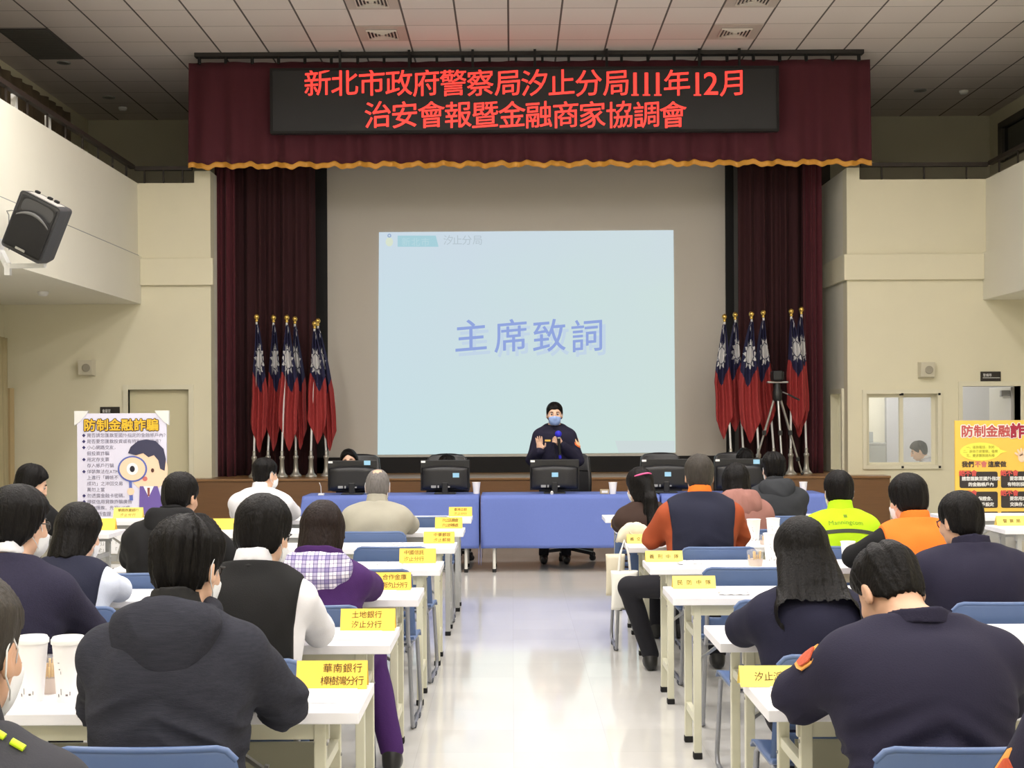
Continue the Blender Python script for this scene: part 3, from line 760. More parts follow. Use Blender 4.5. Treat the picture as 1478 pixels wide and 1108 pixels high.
# ---------------------------------------------------------------- head table
M_CLOTH = mat('blue_tablecloth', (98, 116, 184), 0.8, var=.04, scale=60, bump=.08, bscale=4)
M_TLEG = mat('white_leg', (222, 220, 212), 0.4)
YT0, YT1, ZT = 13.45, 14.05, .765
TABS = ((-2.09, -.34, 'left'), (-.31, 1.46, 'middle'), (1.49, 3.12, 'right'))
def tablecloth(x0, x1, seed, label, drop=.52, inner=(0, 0)):
    rnd = random.Random(seed); ph = [rnd.uniform(0, 6.28) for _ in range(6)]
    def axis(a, b, n_over, n_in): 
        return [a - drop + drop * i / n_over for i in range(n_over)] + [a + (b - a) * i / n_in for i in range(n_in)] + [b + drop * i / n_over for i in range(n_over + 1)]
    U, V = axis(x0, x1, 14, 40), axis(YT0, YT1, 14, 8)
    pts = []
    for u in U:
        row = []
        for v in V:
            ox = u - x1 if u > x1 else (u - x0 if u < x0 else 0); oy = v - YT1 if v > YT1 else (v - YT0 if v < YT0 else 0)
            bx, by = min(max(u, x0), x1), min(max(v, YT0), YT1)
            if ox == 0 and oy == 0: row.append((bx, by, ZT + .004)); continue
            sx, sy = (1 if ox > 0 else -1 if ox < 0 else 0), (1 if oy > 0 else -1 if oy < 0 else 0)
            r = math.hypot(ox, oy)
            if ox and oy:
                th = math.atan2(abs(oy), abs(ox)); w = .10 * r * math.sin(2 * th)
                fl = 0 if inner[sx > 0] else 1; q = (bx + sx * (.004 + fl * (w * math.cos(th) * 1.2 + .02 * r * math.sin(5 * th))), by + sy * (.004 + w * math.sin(th) * 1.2), ZT - r * .93)
            elif ox: q = (bx + sx * (.004 + (0 if inner[sx > 0] else 1) * (.03 * r + .012 * r * math.sin(9 * by + ph[0]))), by, ZT - r)
            else: q = (bx, by + sy * (.004 + .03 * r + .03 * r * (math.sin(4.2 * bx + ph[1]) + .6 * math.sin(9.5 * bx + ph[2]))), ZT - r)
            row.append(q)
        pts.append(row)
    o = MB().sheet(pts, .003).build('tablecloth', M_CLOTH)
    return tag(o, label, 'tablecloth')
for k, (x0, x1, nm) in enumerate(TABS):
    tb_ = empty('folding_table', ((x0 + x1) / 2, (YT0 + YT1) / 2, 0), 'folding head table under the %s blue cloth' % nm, 'table')
    hw = (x1 - x0) / 2 - .006
    MB().bbox(-hw, hw, -.294, .294, ZT - .03, ZT).build('tabletop', M_WHITE, tb_)
    for sx in (-1, 1):
        for sy in (-1, 1):
            l = MB().tube([(sx * (hw - .12), sy * .25, .02), (sx * (hw - .12), sy * .25, ZT - .03)], .016, 10).build('leg', M_TLEG, tb_)
            MB().lathe([(.02, 0), (.02, .03), (.016, .035)], c=(sx * (hw - .12), sy * .25, 0), n=10).build('foot', M_BLACKM, l)
        MB().tube([(sx * (hw - .12), -.25, .2), (sx * (hw - .12), .25, .2)], .012, 8).build('crossbar', M_TLEG, tb_)
    tablecloth(x0, x1, k, 'blue cloth over the %s table of the head row' % nm, inner=((0, 1), (1, 1), (1, 0))[k])

# monitors seen from behind
mo = empty('monitor', (0, 0, 0), '', 'monitor', 'monitors on the head table')
W2 = .25
MB().bbox(-W2, W2, .005, .03, .035, .345, .006).build('bezel', M_BLACK, mo)
bk = []
for i in range(25):
    u = -1 + 2 * i / 24; row = []
    for j in range(13):
        v = j / 12; z = .05 + v * .215 + .022 * (1 - u * u) * v
        y = .006 - .05 * (1 - abs(u) ** 6) * min(1, math.sin(PI * (.06 + .88 * v)) * 2.2)
        row.append((u * (W2 - .012), y, z))
    bk.append(row)
MB().sheet(bk, .006).build('rear_bulge', mat('monitor_back', (30, 30, 33), .4), mo)
MB().bbox(-.11, .11, -.06, .10, .0, .014, .006).bbox(-.03, .03, -.055, .0, .01, .12, .008).build('stand', M_BLACK, mo)
MB().box(-W2 + .006, -W2 + .05, .0035, .0055, .318, .338).build('asset_tag', M_WHITE, mo)
MB().box(-.02, .045, -.051, -.046, .17, .215).build('sticker', mat('sticker_blue', (150, 200, 228), .6), mo)
MB().box(-.14, -.09, -.047, -.041, .065, .09).box(-.075, -.06, -.047, -.041, .065, .09).box(-.02, .05, -.047, -.041, .068, .082).build('port_label', M_GREY, mo)
MPOS = ((508, 'black monitor at the left end of the head table', (.14, .128)), (642, 'black monitor second from left on the head table', (.1, 0)), (800, 'black monitor in front of the standing speaker', (-.01, .0)), (961, 'black monitor behind the person with the pink hair band', (0, 0)), (1067, 'black monitor at the right of the head table, before the black-haired head', (.16, .12)))
for k, (px, lab, so) in enumerate(MPOS):
    Y = 13.72; x = PX(px, Y)
    m = mo if k == 0 else clone(mo, (x, Y, ZT + .006), 0, lab, 'monitors on the head table')
    if k == 0: m.location = (x, Y, ZT + .006); m['label'] = lab
    for ch in COL.objects:
        if ch.parent == m and ch.name.startswith('sticker'):
            ch.location = (so[0], .047 if so[1] > .05 else 0, so[1])

# black office chairs behind the head table
M_LEATH = mat('black_leather', (26, 26, 30), .35, bump=.12, bscale=90)
oc = empty('office_chair', (0, 0, 0), '', 'chair', 'black office chairs behind the head table')
bkp = []
for i in range(17):
    u = -1 + 2 * i / 16; row = []
    for j in range(19):
        v = j / 18
        hw = .215 + .022 * math.sin(PI * min(1, v * 1.1)) - .05 * max(0, (v - .93) / .07) ** 2
        row.append((u * hw, .25 + .02 * u * u * -1 + .06 * v - .03 * math.sin(PI * v), .54 + .60 * v - .012 * (abs(u) ** 4) * v))
    bkp.append(row)
b_ = MB().sheet(bkp, .05).build('backrest', M_LEATH, oc)
MB().tube([(-.2, .215, .95), (-.1, .24, .955), (0, .245, .956), (.1, .24, .955), (.2, .215, .95)], .008, 8).build('seam', M_BLACKM, b_)
MB().bbox(-.25, .25, -.26, .19, .36, .45, .03).build('seat', M_LEATH, oc)
for s in (-1, 1):
    MB().tube([(s * .24, .1, .40), (s * .30, .08, .44), (s * .31, .06, .61)], .016, 8).bbox(s * .31 - .03, s * .31 + .03, -.16, .12, .61, .64, .01).build('armrest', M_BLACK, oc)
MB().tube([(0, 0, .10), (0, 0, .37)], .028, 12).build('gas_lift', M_BLACK, oc)
for k in range(5):
    a = R(90 + 72 * k + 18); c, s = math.cos(a), math.sin(a)
    l = MB().bar((0, 0, .11), (.3 * c, .3 * s, .075), .045, .035).build('base_arm', M_BLACK, oc)
    MB().tube([(.3 * c - .018 * s, .3 * s + .018 * c, .03), (.3 * c + .018 * s, .3 * s - .018 * c, .03)], .03, 12).tube([(.3 * c, .3 * s, .03), (.3 * c, .3 * s, .085)], .012, 8).build('castor', M_BLACKM, l)
CPOS = ((515, 14.75, 'black office chair at the left end of the head table'), (646, 14.75, 'black office chair second from left behind the head table'), (822, 14.75, 'black office chair behind the standing speaker'), (958, 14.75, 'empty black office chair right of the standing speaker'), (1068, 14.75, 'black office chair at the right end, before the flags'))
for k, (px, Y, lab) in enumerate(CPOS):
    if k == 0: oc.location = (PX(px, Y), Y, 0); oc['label'] = lab
    else: clone(oc, (PX(px, Y), Y, 0), R((0, 4, -3, 2, 5)[k]), lab)

# ---------------------------------------------------------------- desks
M_TOP = mat('white_laminate', (240, 239, 243), 0.35, var=.01, scale=8)
M_BEIGE = mat('beige_steel', (208, 206, 184), 0.4)
M_GSTEEL = mat('grey_steel', (170, 171, 170), 0.4)
DD, DL, DH = .42, 1.8, .74
def make_desk(frame, modesty=False):
    d = empty('desk', (0, 0, 0), '', 'desk')
    MB().bbox(-DL / 2, DL / 2, -DD / 2, DD / 2, DH - .034, DH, .003).build('desktop', M_TOP, d)
    for y in (-DD / 2 + .05, DD / 2 - .05): MB().box(-DL / 2 + .09, DL / 2 - .09, y - .012, y + .012, DH - .085, DH - .034).build('apron', frame, d)
    for s in (-1, 1):
        x = s * (DL / 2 - .115)
        for y in (-DD / 2 + .05, DD / 2 - .05):
            l = MB().bbox(x - .017, x + .017, y - .017, y + .017, .028, DH - .034, .003).build('leg', frame, d)
            MB().bbox(x - .02, x + .02, y - .02, y + .02, 0, .03, .004).build('foot', M_BLACKM, l)
            for z in (DH - .1, DH - .21):
                MB().tube([(x - .021, y, z), (x - .019, y, z), (x + .019, y, z), (x + .021, y, z)], [.003, .006, .006, .003], 8).build('bolt', M_GREY, l)
        MB().box(x - .012, x + .012, -DD / 2 + .06, DD / 2 - .06, .16, .195).build('crossbar', frame, d)
        MB().box(x - .012, x + .012, -DD / 2 + .06, DD / 2 - .06, .55, .58).build('crossbar', frame, d)
        MB().bar((x - s * .02, -DD / 2 + .09, .45), (x - s * .36, -DD / 2 + .09, DH - .05), .022, .012).bar((x - s * .16, -DD / 2 + .09, .57), (x - s * .2, -DD / 2 + .09, .42), .018, .012).build('folding_brace', M_STEEL, d)
    if modesty: MB().box(-DL / 2 + .15, DL / 2 - .15, DD / 2 - .06, DD / 2 - .05, .22, .57).build('modesty_panel', mat('olive_panel', (140, 138, 120), .6), d)
    return d
ROWS = [(2.45, -.44, .72), (3.80, -.435, .717), (4.91, -.447, .752), (6.12, -.429, .725), (7.29, -.392, .74), (8.45, -.362, .725), (9.60, -.35, .75), (10.78, -.33, .74)]
DESK_A = make_desk(M_BEIGE, True); DESK_B = make_desk(M_BEIGE); DESK_C = make_desk(M_GSTEEL)
ORD = ('nearest the camera, its edge below the picture', 'second from the camera', 'third from the camera', 'fourth from the camera', 'fifth from the camera', 'sixth from the camera', 'seventh from the camera', 'furthest, next to the blue table')
first = {}
def put_desk(kind, x, y, label):
    src = {'A': DESK_A, 'B': DESK_B, 'C': DESK_C}[kind]
    if kind not in first:
        first[kind] = 1; index_kids(src); src.location = (x, y, 0); src['label'] = label; return src
    return clone(src, (x, y, 0), 0, label)
def row_kind(k): return 'A' if k < 2 else ('B' if k < 6 else 'C')
for k, (yf, xl, xr) in enumerate(ROWS):
    rk = row_kind(k); mt = 'beige' if k < 6 else 'grey'
    put_desk(rk, xl - DL / 2, yf + DD / 2, 'white-topped %s-legged desk of the left block, %s' % (mt, ORD[k]))
    put_desk(rk, xr + DL / 2, yf + DD / 2, 'white-topped %s-legged desk of the right block, %s' % (mt, ORD[k]))
for k in (6, 7):
    put_desk('C', -2.87 - DL / 2, ROWS[k][0] + DD / 2, 'grey-legged desk at far left, %s' % ('in front of the leaning person in black' if k == 6 else 'below the lavender poster'))
    put_desk('C', (3.5 if k == 6 else 3.46) + DL / 2, ROWS[k][0] + DD / 2, 'grey desk at far right, %s' % ('carrying a yellow card' if k == 6 else 'directly below the yellow poster'))

# blue stacking chairs
M_BLUE = mat('blue_plastic', (78, 100, 142), 0.35, var=.02, scale=6)
M_TUBE = mat('grey_tube', (150, 152, 158), 0.3, metal=.5)
ch = empty('chair', (0, 0, 0), '', 'chair')
bp = []
NUB, NVB = 41, 25
for i in range(NUB):
    u = -1 + 2 * i / (NUB - 1); row = []
    for j in range(NVB):
        v = j / (NVB - 1); hw = .235 - .012 * v
        c = max(0, abs(u) - .82) / .18; e = max(0, v - .80) / .2
        z = .47 + .33 * v - .03 * (c ** 2) * e - .012 * u * u * 0
        row.append((u * hw * (1 - .03 * e ** 2), -.235 - .045 * v + .025 * u * u + .01 * e, z))
    bp.append(row)
slot = lambda i, j: not ((3 <= i <= 8 or NUB - 10 <= i <= NUB - 5) and 4 <= j <= 16 and j % 3 == 0)
MB().sheet(bp, .012, mask=slot).tube([bp[i][NVB - 1] for i in range(0, NUB, 2)], .009, 8).build('backrest', M_BLUE, ch)
sp_ = []
for i in range(19):
    u = -1 + 2 * i / 18; row = []
    for j in range(15):
        v = j / 14; hw = .225
        row.append((u * hw, -.21 + .43 * v,   .435 - .018 * math.sin(PI * v) * (1 - u * u) - .03 * max(0, v - .85) / .15 * max(0, v - .85) / .15 + (.02 * max(0, .15 - v) / .15)))
    sp_.append(row)
MB().sheet(sp_, .012).build('seat', M_BLUE, ch)
for s in (-1, 1):
    MB().tube([(s * .2, -.27, .62), (s * .2, -.255, .47), (s * .2, -.2, .415), (s * .2, .17, .41), (s * .205, .2, .39), (s * .22, .22, .06), (s * .22, .2, .015), (s * .22, .16, .0125), (s * .22, -.2, .0125), (s * .22, -.24, .02), (s * .22, -.25, .05), (s * .2, -.19, .41)], .011, 10).build('side_frame', M_TUBE, ch)
MB().tube([(-.2, .1, .405), (.2, .1, .405)], .009, 8).tube([(-.2, -.15, .41), (.2, -.15, .41)], .009, 8).build('seat_rail', M_TUBE, ch)
for gx in (-.22, .22):
    for gy in (.05, -.17): MB().bbox(gx - .015, gx + .015, gy - .03, gy + .03, 0, .02, .004).build('glide', mat('dark_glide', (70, 74, 84), .6), ch)
index_kids(ch)
_used = [False]
def put_chair(x, y, label, rz=0.0, group='blue plastic chairs'):
    if not _used[0]:
        _used[0] = True; ch.location = (x, y, 0); ch.rotation_euler.z = rz; ch['label'] = label; ch['group'] = group; return ch
    return clone(ch, (x, y, 0), rz, label, group)
# empty chairs seen between the desks
for x, y, lab in ((-.72, 7.0, 'empty blue chair of the left block, right of the purple coat'), (-.70, 8.15, 'empty blue chair between the fifth and sixth left desks'),
                  (-.68, 10.45, 'empty blue chair at the furthest left desk, right of the beige jacket'), (-.85, 9.35, None),
                  (1.18, 7.0, 'empty blue chair behind the fourth right desk, below the navy vest'), (1.13, 5.82, 'empty blue chair with slotted back, left of the long-haired person')):
    if lab: put_chair(x, y, lab, R(random.uniform(-3, 3)))

# ---------------------------------------------------------------- name cards
M_CARD = mat('yellow_card', (250, 206, 84), 0.7); M_CARDP = mat('pale_yellow_card', (244, 218, 112), 0.7)
M_INK = mat('card_ink', (70, 44, 24), 0.8)
def card(px, row, lines, w, h, m, label, off=0.0, rz=0.0, xs=None, dy=.07, size=None):
    yb = ROWS[row][0] + DD - dy
    x = PX(px, yb) if xs is None else xs
    c = empty('name_card', (x, yb, DH), label, 'name card', 'yellow name cards on the desks', rz)
    d = .032; a = MB()
    pts = [[(-w / 2, -d, .001), (w / 2, -d, .001)], [(-w / 2, 0, h), (w / 2, 0, h)], [(-w / 2, d, .001), (w / 2, d, .001)]]
    a.sheet(pts, .0012, smooth=False).build('folded_card', m, c)
    f = Face((0, -d, .001), (1, 0, 0), (0, d, h)); mb = MB(); n = len(lines); L_ = math.hypot(d, h)
    for k, s in enumerate(lines):
        yy = L_ * (.5 if n == 1 else (.60 if k == 0 else .16)); sz = size or L_ * (.34 if n == 2 else .42)
        if n == 1: yy = L_ * .32
        step = w * (.14 if n == 2 else .22) if len(s) < 5 else w * .12
        for q, chh in enumerate(s): f._glyph(mb, chh, off * w + (q - (len(s) - 1) / 2) * step, yy, sz, .0016, 0, 0, 2, .06)
    if mb.f: mb.build('lettering', M_INK, c)
    return c
card(341, 0, ['第一銀行', '汐止分行'], .21, .082, M_CARD, 'yellow name card peeping over the bottom edge, left of centre', xs=-.50, dy=.02)
card(478, 1, ['華南銀行', '樟樹灣分行'], .217, .082, M_CARD, 'yellow card with two brown lines, on the second left desk', .15)
card(530, 2, ['土地銀行', '汐止分行'], .212, .082, M_CARD, 'yellow card with two lines, on the third left desk', -.02)
card(561, 3, ['合作金庫', '南汐止分行'], .207, .082, M_CARD, 'yellow card with two lines, on the fourth left desk', .12)
card(602, 4, ['中國信託', '汐止分行'], .205, .08, M_CARD, 'yellow card with two lines, on the fifth left desk', -.1)
card(633, 5, ['中華郵政', '汐止郵局'], .2, .075, M_CARD, 'yellow card with two lines, on the sixth left desk', .1)
card(647, 6, ['汐止區農會', '汐止辦事處'], .2, .08, M_CARD, 'yellow card with two lines, on the seventh left desk', .05)
card(664, 7, ['臺灣企銀', '汐止分行'], .19, .075, M_CARD, 'yellow card on the furthest left desk, beside the blue cloth', .0)
card(407, 7, ['農會超市', '汐止'], .22, .08, M_CARDP, 'pale yellow card at the right shoulder of the person in white', .05)
card(326, 6, [], .2, .08, M_CARD, 'yellow card half hidden left of the person in white')
card(185, 7, ['華南商業銀行', '汐止分行'], .24, .085, M_CARDP, 'pale yellow card in front of the lavender poster', .0)
card(146, 6, [], .2, .085, M_CARD, 'yellow card beside the grey post at far left', xs=-3.02)
card(165, 4, [], .2, .085, M_CARD, 'yellow card low at far left behind the person in the vest', xs=-2.08)
card(1315, 0, [], .205, .075, M_CARDP, 'pale yellow card peeping over the bottom edge at the right', xs=.87, dy=.02)
card(1122, 1, ['汐止派出所'], .245, .06, M_CARDP, 'pale yellow card half covered by the big navy sleeve', -.02, size=.03)
card(1000, 3, ['民防中隊'], .205, .058, M_CARDP, 'pale yellow card on the fourth right desk')
card(957, 4, ['義刑中隊'], .21, .06, M_CARDP, 'pale yellow card on the fifth right desk, behind the navy vest')
card(925, 5, ['義交中隊'], .19, .058, M_CARDP, 'pale yellow card on the sixth right desk, left of the orange sleeve', dy=.15)
card(893, 6, ['巡守'], .12, .058, M_CARD, 'small yellow card on the seventh right desk')
card(1458, 6, ['警察局'], .22, .07, M_CARDP, 'pale yellow card on the grey desk at far right')

# ---------------------------------------------------------------- cups, papers, snacks
M_CUP = mat('paper_cup', (244, 241, 240), 0.55); M_PRINT = mat('cup_print', (120, 112, 112), .8)
def cup(px, row, h, r, label, lid=True, y=None, z=DH, group='white paper cups', marks=True):
    Y = y if y else ROWS[row][0] + DD * .55
    c = empty('paper_cup', (PX(px, Y), Y, z), label, 'cup', group)
    MB().lathe([(r * .70, .0), (r * .72, .004), (r * .98, h - .006), (r * 1.0, h)] + ([] if lid else [(r * .95, h), (r * .68, .01)]), n=28).build('cup_body', M_CUP, c)
    if lid: MB().lathe([(r * 1.05, h - .008), (r * 1.06, h + .004), (r * .98, h + .008), (r * .94, h + .012), (r * .3, h + .008)], n=28).build('lid', M_WHITE, c)
    else: MB().tube([(r * math.cos(2 * PI * k / 24), r * math.sin(2 * PI * k / 24), h) for k in range(24)], .0025, 6, closed=True).build('rim', M_CUP, c)
    if marks:
        mk = MB()
        def dab(a, z0, w, hh):
            ps = []
            for aa, zz in ((a - w, z0), (a + w, z0), (a + w, z0 + hh), (a - w, z0 + hh)):
                rr = r * (.72 + .26 * zz / h) + .0012; ps.append((rr * math.cos(aa), rr * math.sin(aa), zz))
            mk.add(ps, [(0, 1, 2, 3)])
        for a, z0, w, hh in ((-2.1, .10 * h, .05, .05 * h), (-1.85, .14 * h, .03, .1 * h), (-1.4, .12 * h, .09, .03 * h), (-1.15, .13 * h, .03, .06 * h), (-1.9, .55 * h, .05, .02 * h), (-1.8, .48 * h, .02, .05 * h), (-1.95, .66 * h, .07, .012 * h)): dab(a, z0, w, hh)
        mk.build('print', M_PRINT, c)
    return c
cup(44, 1, .178, .047, 'tall white lidded cup at lower left, nearer the grey-haired person', y=3.98)
cup(97, 1, .178, .047, 'tall white lidded cup touching the grey hoodie', y=3.97)
cup(317, 2, .15, .042, 'white lidded cup between the hoodie and the black vest, left one', y=5.12)
cup(346, 2, .15, .042, 'white lidded cup tucked behind the black vest', y=5.24)
cup(420, 3, .15, .042, 'white lidded cup left of the purple hood', y=6.4)
cup(514, 6, .10, .036, 'plain white cup left of the beige collar', False, y=9.9, marks=False)
cup(500, 6, .085, .04, 'small white cup at the left shoulder of the beige jacket', False, y=9.75, marks=False)
cup(1087, 5, .15, .044, 'white cup next to the orange right sleeve', False, y=8.72)
cup(1115, 5, .15, .044, 'white cup in front of the pink coat', False, y=8.80)
cup(1113, 4, .165, .047, 'white cup left of the long-haired person, nearest of three', False, y=7.52)
cup(1223, 4, .12, .04, 'white cup under the lime jacket', False, y=7.5)
cup(1159, 7, .11, .04, 'white cup beside the black hooded jacket, on the blue table', False, y=13.6, z=ZT + .006, marks=False)
cup(884, 7, .115, .042, 'white cup on the blue cloth right of the speaker', False, y=13.6, z=ZT + .006, marks=False)
cup(687, 7, .115, .042, 'white cup right of the second monitor', False, y=13.75, z=ZT + .006, marks=False)
cup(54, 6, .13, .045, 'white cup by the black sleeve at far left', True, y=9.85, marks=False)
M_PAPER = mat('white_paper', (238, 238, 240), .8)
def paper(x, y, w, d, rz, label, z=DH):
    o = MB().box(-w / 2, w / 2, -d / 2, d / 2, 0.001, .003).build('paper_sheet', M_PAPER); o.location = (x, y, z); o.rotation_euler.z = R(rz)
    mk = MB(); 
    for k in range(5): mk.box(-w * .35, w * (.1 + .05 * (k % 3)), d * (.3 - .1 * k) - .002, d * (.3 - .1 * k) + .002, .003, .0034)
    mk.build('print', M_GREY, o)
    return tag(o, label, 'paper', 'papers on the desks')
def pack(x, y, w, d, rz, label, z=DH, m=None):
    """thin sealed plastic bag lying on a desk"""
    p = empty('sealed_bag', (x, y, z), label, 'bag', 'small packets on the desks', R(rz))
    pts = [[(-w / 2 + w * i / 10, -d / 2 + d * j / 8, .004 + .016 * math.sin(PI * i / 10) ** .6 * math.sin(PI * j / 8) ** .6 + .003 * math.sin(i * 2.1 + j)) for j in range(9)] for i in range(11)]
    MB().sheet(pts, .001).build('wrapper', m or mat('clear_wrap', (226, 228, 232), .15, alpha=.75), p)
    MB().box(-w * .3, w * .25, -d * .25, d * .2, .004, .007).build('content', mat('snack', (222, 184, 96), .7, var=.3, scale=60), p)
    return p
paper(-.62, 4.02, .3, .21, 3, 'white sheet under the second left yellow card')
paper(-.66, 5.12, .3, .21, -2, 'white sheet on the third left desk')
paper(-.70, 6.32, .3, .21, 2, 'white sheet on the fourth left desk')
paper(-.72, 7.46, .32, .2, 4, 'white sheet on the fifth left desk')
paper(-.74, 8.60, .3, .2, 2, 'white sheet on the sixth left desk'); paper(-.75, 9.76, .2, .2, 3, 'white sheet right of the beige jacket')
paper(1.12, 7.47, .36, .2, -2, 'large white sheet on the fifth right desk'); paper(1.10, 6.32, .34, .2, 0, 'white sheet on the fourth right desk'); paper(.90, 4.0, .2, .28, 8, 'white sheet next to the big navy elbow')
paper(1.62, 6.33, .3, .2, 3, 'white sheet under the orange vest person, right of the dark hair')
pack(-.72, 3.92, .15, .09, 4, 'clear packet by the right elbow of the grey hoodie')
pack(.98, 7.50, .13, .08, 5, 'clear packet on the fifth right desk'); pack(1.02, 6.24, .14, .08, -3, 'clear packet on the fourth right desk, behind its card')
pack(.93, 5.08, .12, .09, -10, 'gold and white packet by the long-haired person'); pack(.83, 4.06, .10, .06, 5, 'white packet by the half-covered yellow card')
pack(-.70, 8.62, .14, .08, -4, 'packet on the sixth left desk'); pack(-.68, 7.50, .15, .08, 4, 'packet on the fifth left desk')
def snackbox(px, y, label, z=DH, w=.07, h=.085):
    b = empty('snack_box', (PX(px, y), y, z), label, 'snack box')
    mb = MB(); mb.lathe([(w * .5, 0), (w * .5, .004), (w * .56, h * .55)], n=20); mb.build('tub', mat('snack_tub', (206, 190, 178), .5), b)
    rnd = random.Random(int(px)); st = MB()
    for k in range(12):
        a = rnd.uniform(0, 6.28); r = rnd.uniform(0, w * .38); st.tube([(r * math.cos(a), r * math.sin(a), .01), (r * 1.25 * math.cos(a), r * 1.25 * math.sin(a), h + rnd.uniform(-.01, .02))], .004, 6)
    st.build('sticks', mat('snack_yellow', (226, 188, 110), .7), b)
    MB().lathe([(w * .57, h * .55), (w * .6, h * .6), (w * .62, h * 1.2), (w * .3, h * 1.32)], n=20).build('clear_lid', mat('clear_wrap2', (235, 235, 240), .1, alpha=.18), b)
    return b
snackbox(70, 4.10, 'tub of yellow snack sticks between the two tall cups')
snackbox(1089, 7.39, 'clear snack tub beside the nearest of three white cups', w=.075, h=.07)
snackbox(1067, 8.58, 'clear snack tub by the orange right sleeve', w=.07, h=.05)
snackbox(391, 6.27, 'clear snack tub right of the black-vest person', w=.08, h=.07)
snackbox(1103, 8.60, 'clear snack tub between the two far white cups', w=.06, h=.05)
snackbox(1260, 6.36, 'snack tub beside the magenta pouch', w=.07, h=.05)
pu = empty('pouch', (PX(1256, 5.05), 5.05, DH), 'small magenta pouch left of the bowed navy head', 'pouch')
pts = [[(-.06 + .12 * i / 10, -.05 + .1 * j / 8, .005 + .03 * math.sin(PI * i / 10) ** .5 * math.sin(PI * j / 8) ** .5) for j in range(9)] for i in range(11)]
MB().sheet(pts, .002).build('pouch_body', mat('magenta', (196, 40, 160), .5), pu)
MB().tube([(-.055, -.03, .03), (0, -.035, .036), (.055, -.03, .03)], .002, 6).build('zip', M_GREY, pu)
pn = empty('wooden_pen_tray', (PX(846, 13.62), 13.62, ZT + .006), 'small brown paper box left of the cup on the blue cloth', 'box')
MB().bbox(-.045, .045, -.03, .03, 0, .045, .003).build('box_body', mat('kraft', (178, 160, 130), .7), pn)
MB().box(-.03, .03, -.031, -.0302, .012, .034).build('label', M_WHITE, pn)
pn.name = 'tissue_box'; pn.location.x = PX(872, 13.62)
# table microphone stalk at left end
tm = empty('goose_neck_microphone', (PX(463, 13.6), 13.6, ZT + .006), 'thin white stalk microphone at the left end of the blue cloth', 'microphone')
MB().bbox(-.03, .03, -.02, .02, 0, .02).build('base', M_WHITE, tm); MB().tube([(0, 0, .02), (.0, -.02, .09), (-.01, -.05, .13)], .004, 6).build('stalk', M_WHITE, tm)
wc = empty('webcam', (PX(796, 13.55), 13.55, ZT + .006), 'tiny white webcam below the middle monitor', 'webcam')
MB().lathe([(.012, 0), (.016, .01), (.012, .03), (.003, .036)], n=12).build('shell', M_WHITE, wc); MB().lathe([(.006, .012), (.004, .018)], n=10, axis='y', c=(0, 0, .018)).build('lens', M_BLACKM, wc)

# tote bags
M_CANV = mat('canvas_white', (236, 235, 228), .85, bump=.1, bscale=60); M_CANVC = mat('canvas_cream', (214, 206, 184), .85, bump=.1, bscale=60)
def tote(x, y, z0, w, h, d, m, label, rz=0, straps=True):
    b = empty('tote_bag', (x, y, z0), label, 'bag', None, R(rz))
    mb = MB(); pts = []
    n = 28
    for i in range(n + 1):
        a = 2 * PI * i / n; row = []
        for j in range(13):
            v = j / 12; sq = .55 + .45 * (1 - v) 
            cx, cy = math.cos(a), math.sin(a)
            k = (abs(cx) ** 4 + abs(cy) ** 4) ** -.25
            row.append((cx * k * w / 2 * (1 - .06 * math.sin(PI * v)), cy * k * d / 2 * (.35 + .65 * math.sin(PI * (.15 + .8 * (1 - v)))) + .006 * math.sin(5 * v + 3 * a), h * v))
        pts.append(row)
    mb.sheet(pts, .003)
    mb.lathe([(.001, .004), (w * .3, .004)], n=4)
    mb.build('bag_body', m, b)
    if straps:
        for s in (-1, 1):
            MB().tube([(-w * .22, s * d * .14, h - .01), (-w * .16, s * d * .1, h + .10), (0, 0, h + .19), (w * .16, s * d * .1, h + .10), (w * .22, s * d * .14, h - .01)], .007, 6).build('strap', m, b)
    return b
tote(PX(902, 8.42) - .01, 8.40, .36, .165, .24, .09, M_CANV, 'white canvas tote bag hanging from the desk end by the aisle')
tote(.655, 8.62, .42, .12, .26, .09, M_CANVC, 'cream bag behind the white tote at the desk end', straps=False)
sl_ = empty('cloth_bag', (PX(915, 8.80), 8.80, DH), 'slumped cream cloth bag on the desk behind the ponytailed person in brown', 'bag')
pts = [[((-1 + i / 10) * .12, (-1 + j / 5) * .05, .002 + .125 * (max(0, 1 - abs(-1 + i / 10) ** 2.4) * max(0, 1 - abs(-1 + j / 5) ** 3)) ** .6 + .004 * math.sin(i * 1.3 + j)) for j in range(11)] for i in range(21)]
MB().sheet(pts, .003).build('bag_body', M_CANVC, sl_)
MB().tube([(-.06, -.02, .11), (-.03, -.045, .06), (.02, -.05, .04), (.06, -.02, .105)], .005, 6).build('strap', M_CANVC, sl_)

# ---------------------------------------------------------------- loudspeakers and wall signs
qs = P(60, 328, 12.0)
pa = empty('loudspeaker', tuple(qs), 'large black loudspeaker tilted on the left balcony wall', 'loudspeaker')
pa.rotation_euler = (R(8), R(27), R(-8))
w, h, dp = .205, .265, .36
def ring_(y, hw, hh, r=.03):
    ps = []
    for cx, cz, a0 in ((hw - r, hh - r, 0), (-hw + r, hh - r, 90), (-hw + r, -hh + r, 180), (hw - r, -hh + r, 270)):
        for t in (0, 30, 60, 90): ps.append((cx + r * math.cos(R(a0 + t)), y, cz + r * math.sin(R(a0 + t))))
    return ps
secs = [ring_(-.17, w - .01, h - .01), ring_(-.18, w, h), ring_(-.05, w, h), ring_(.08, w * .86, h * .95), ring_(.17, w * .55, h * .85), ring_(.19, w * .45, h * .8)]
vs = [p for s_ in secs for p in s_]; n = 16
fs_ = [(i * n + k, i * n + (k + 1) % n, (i + 1) * n + (k + 1) % n, (i + 1) * n + k) for i in range(5) for k in range(n)]
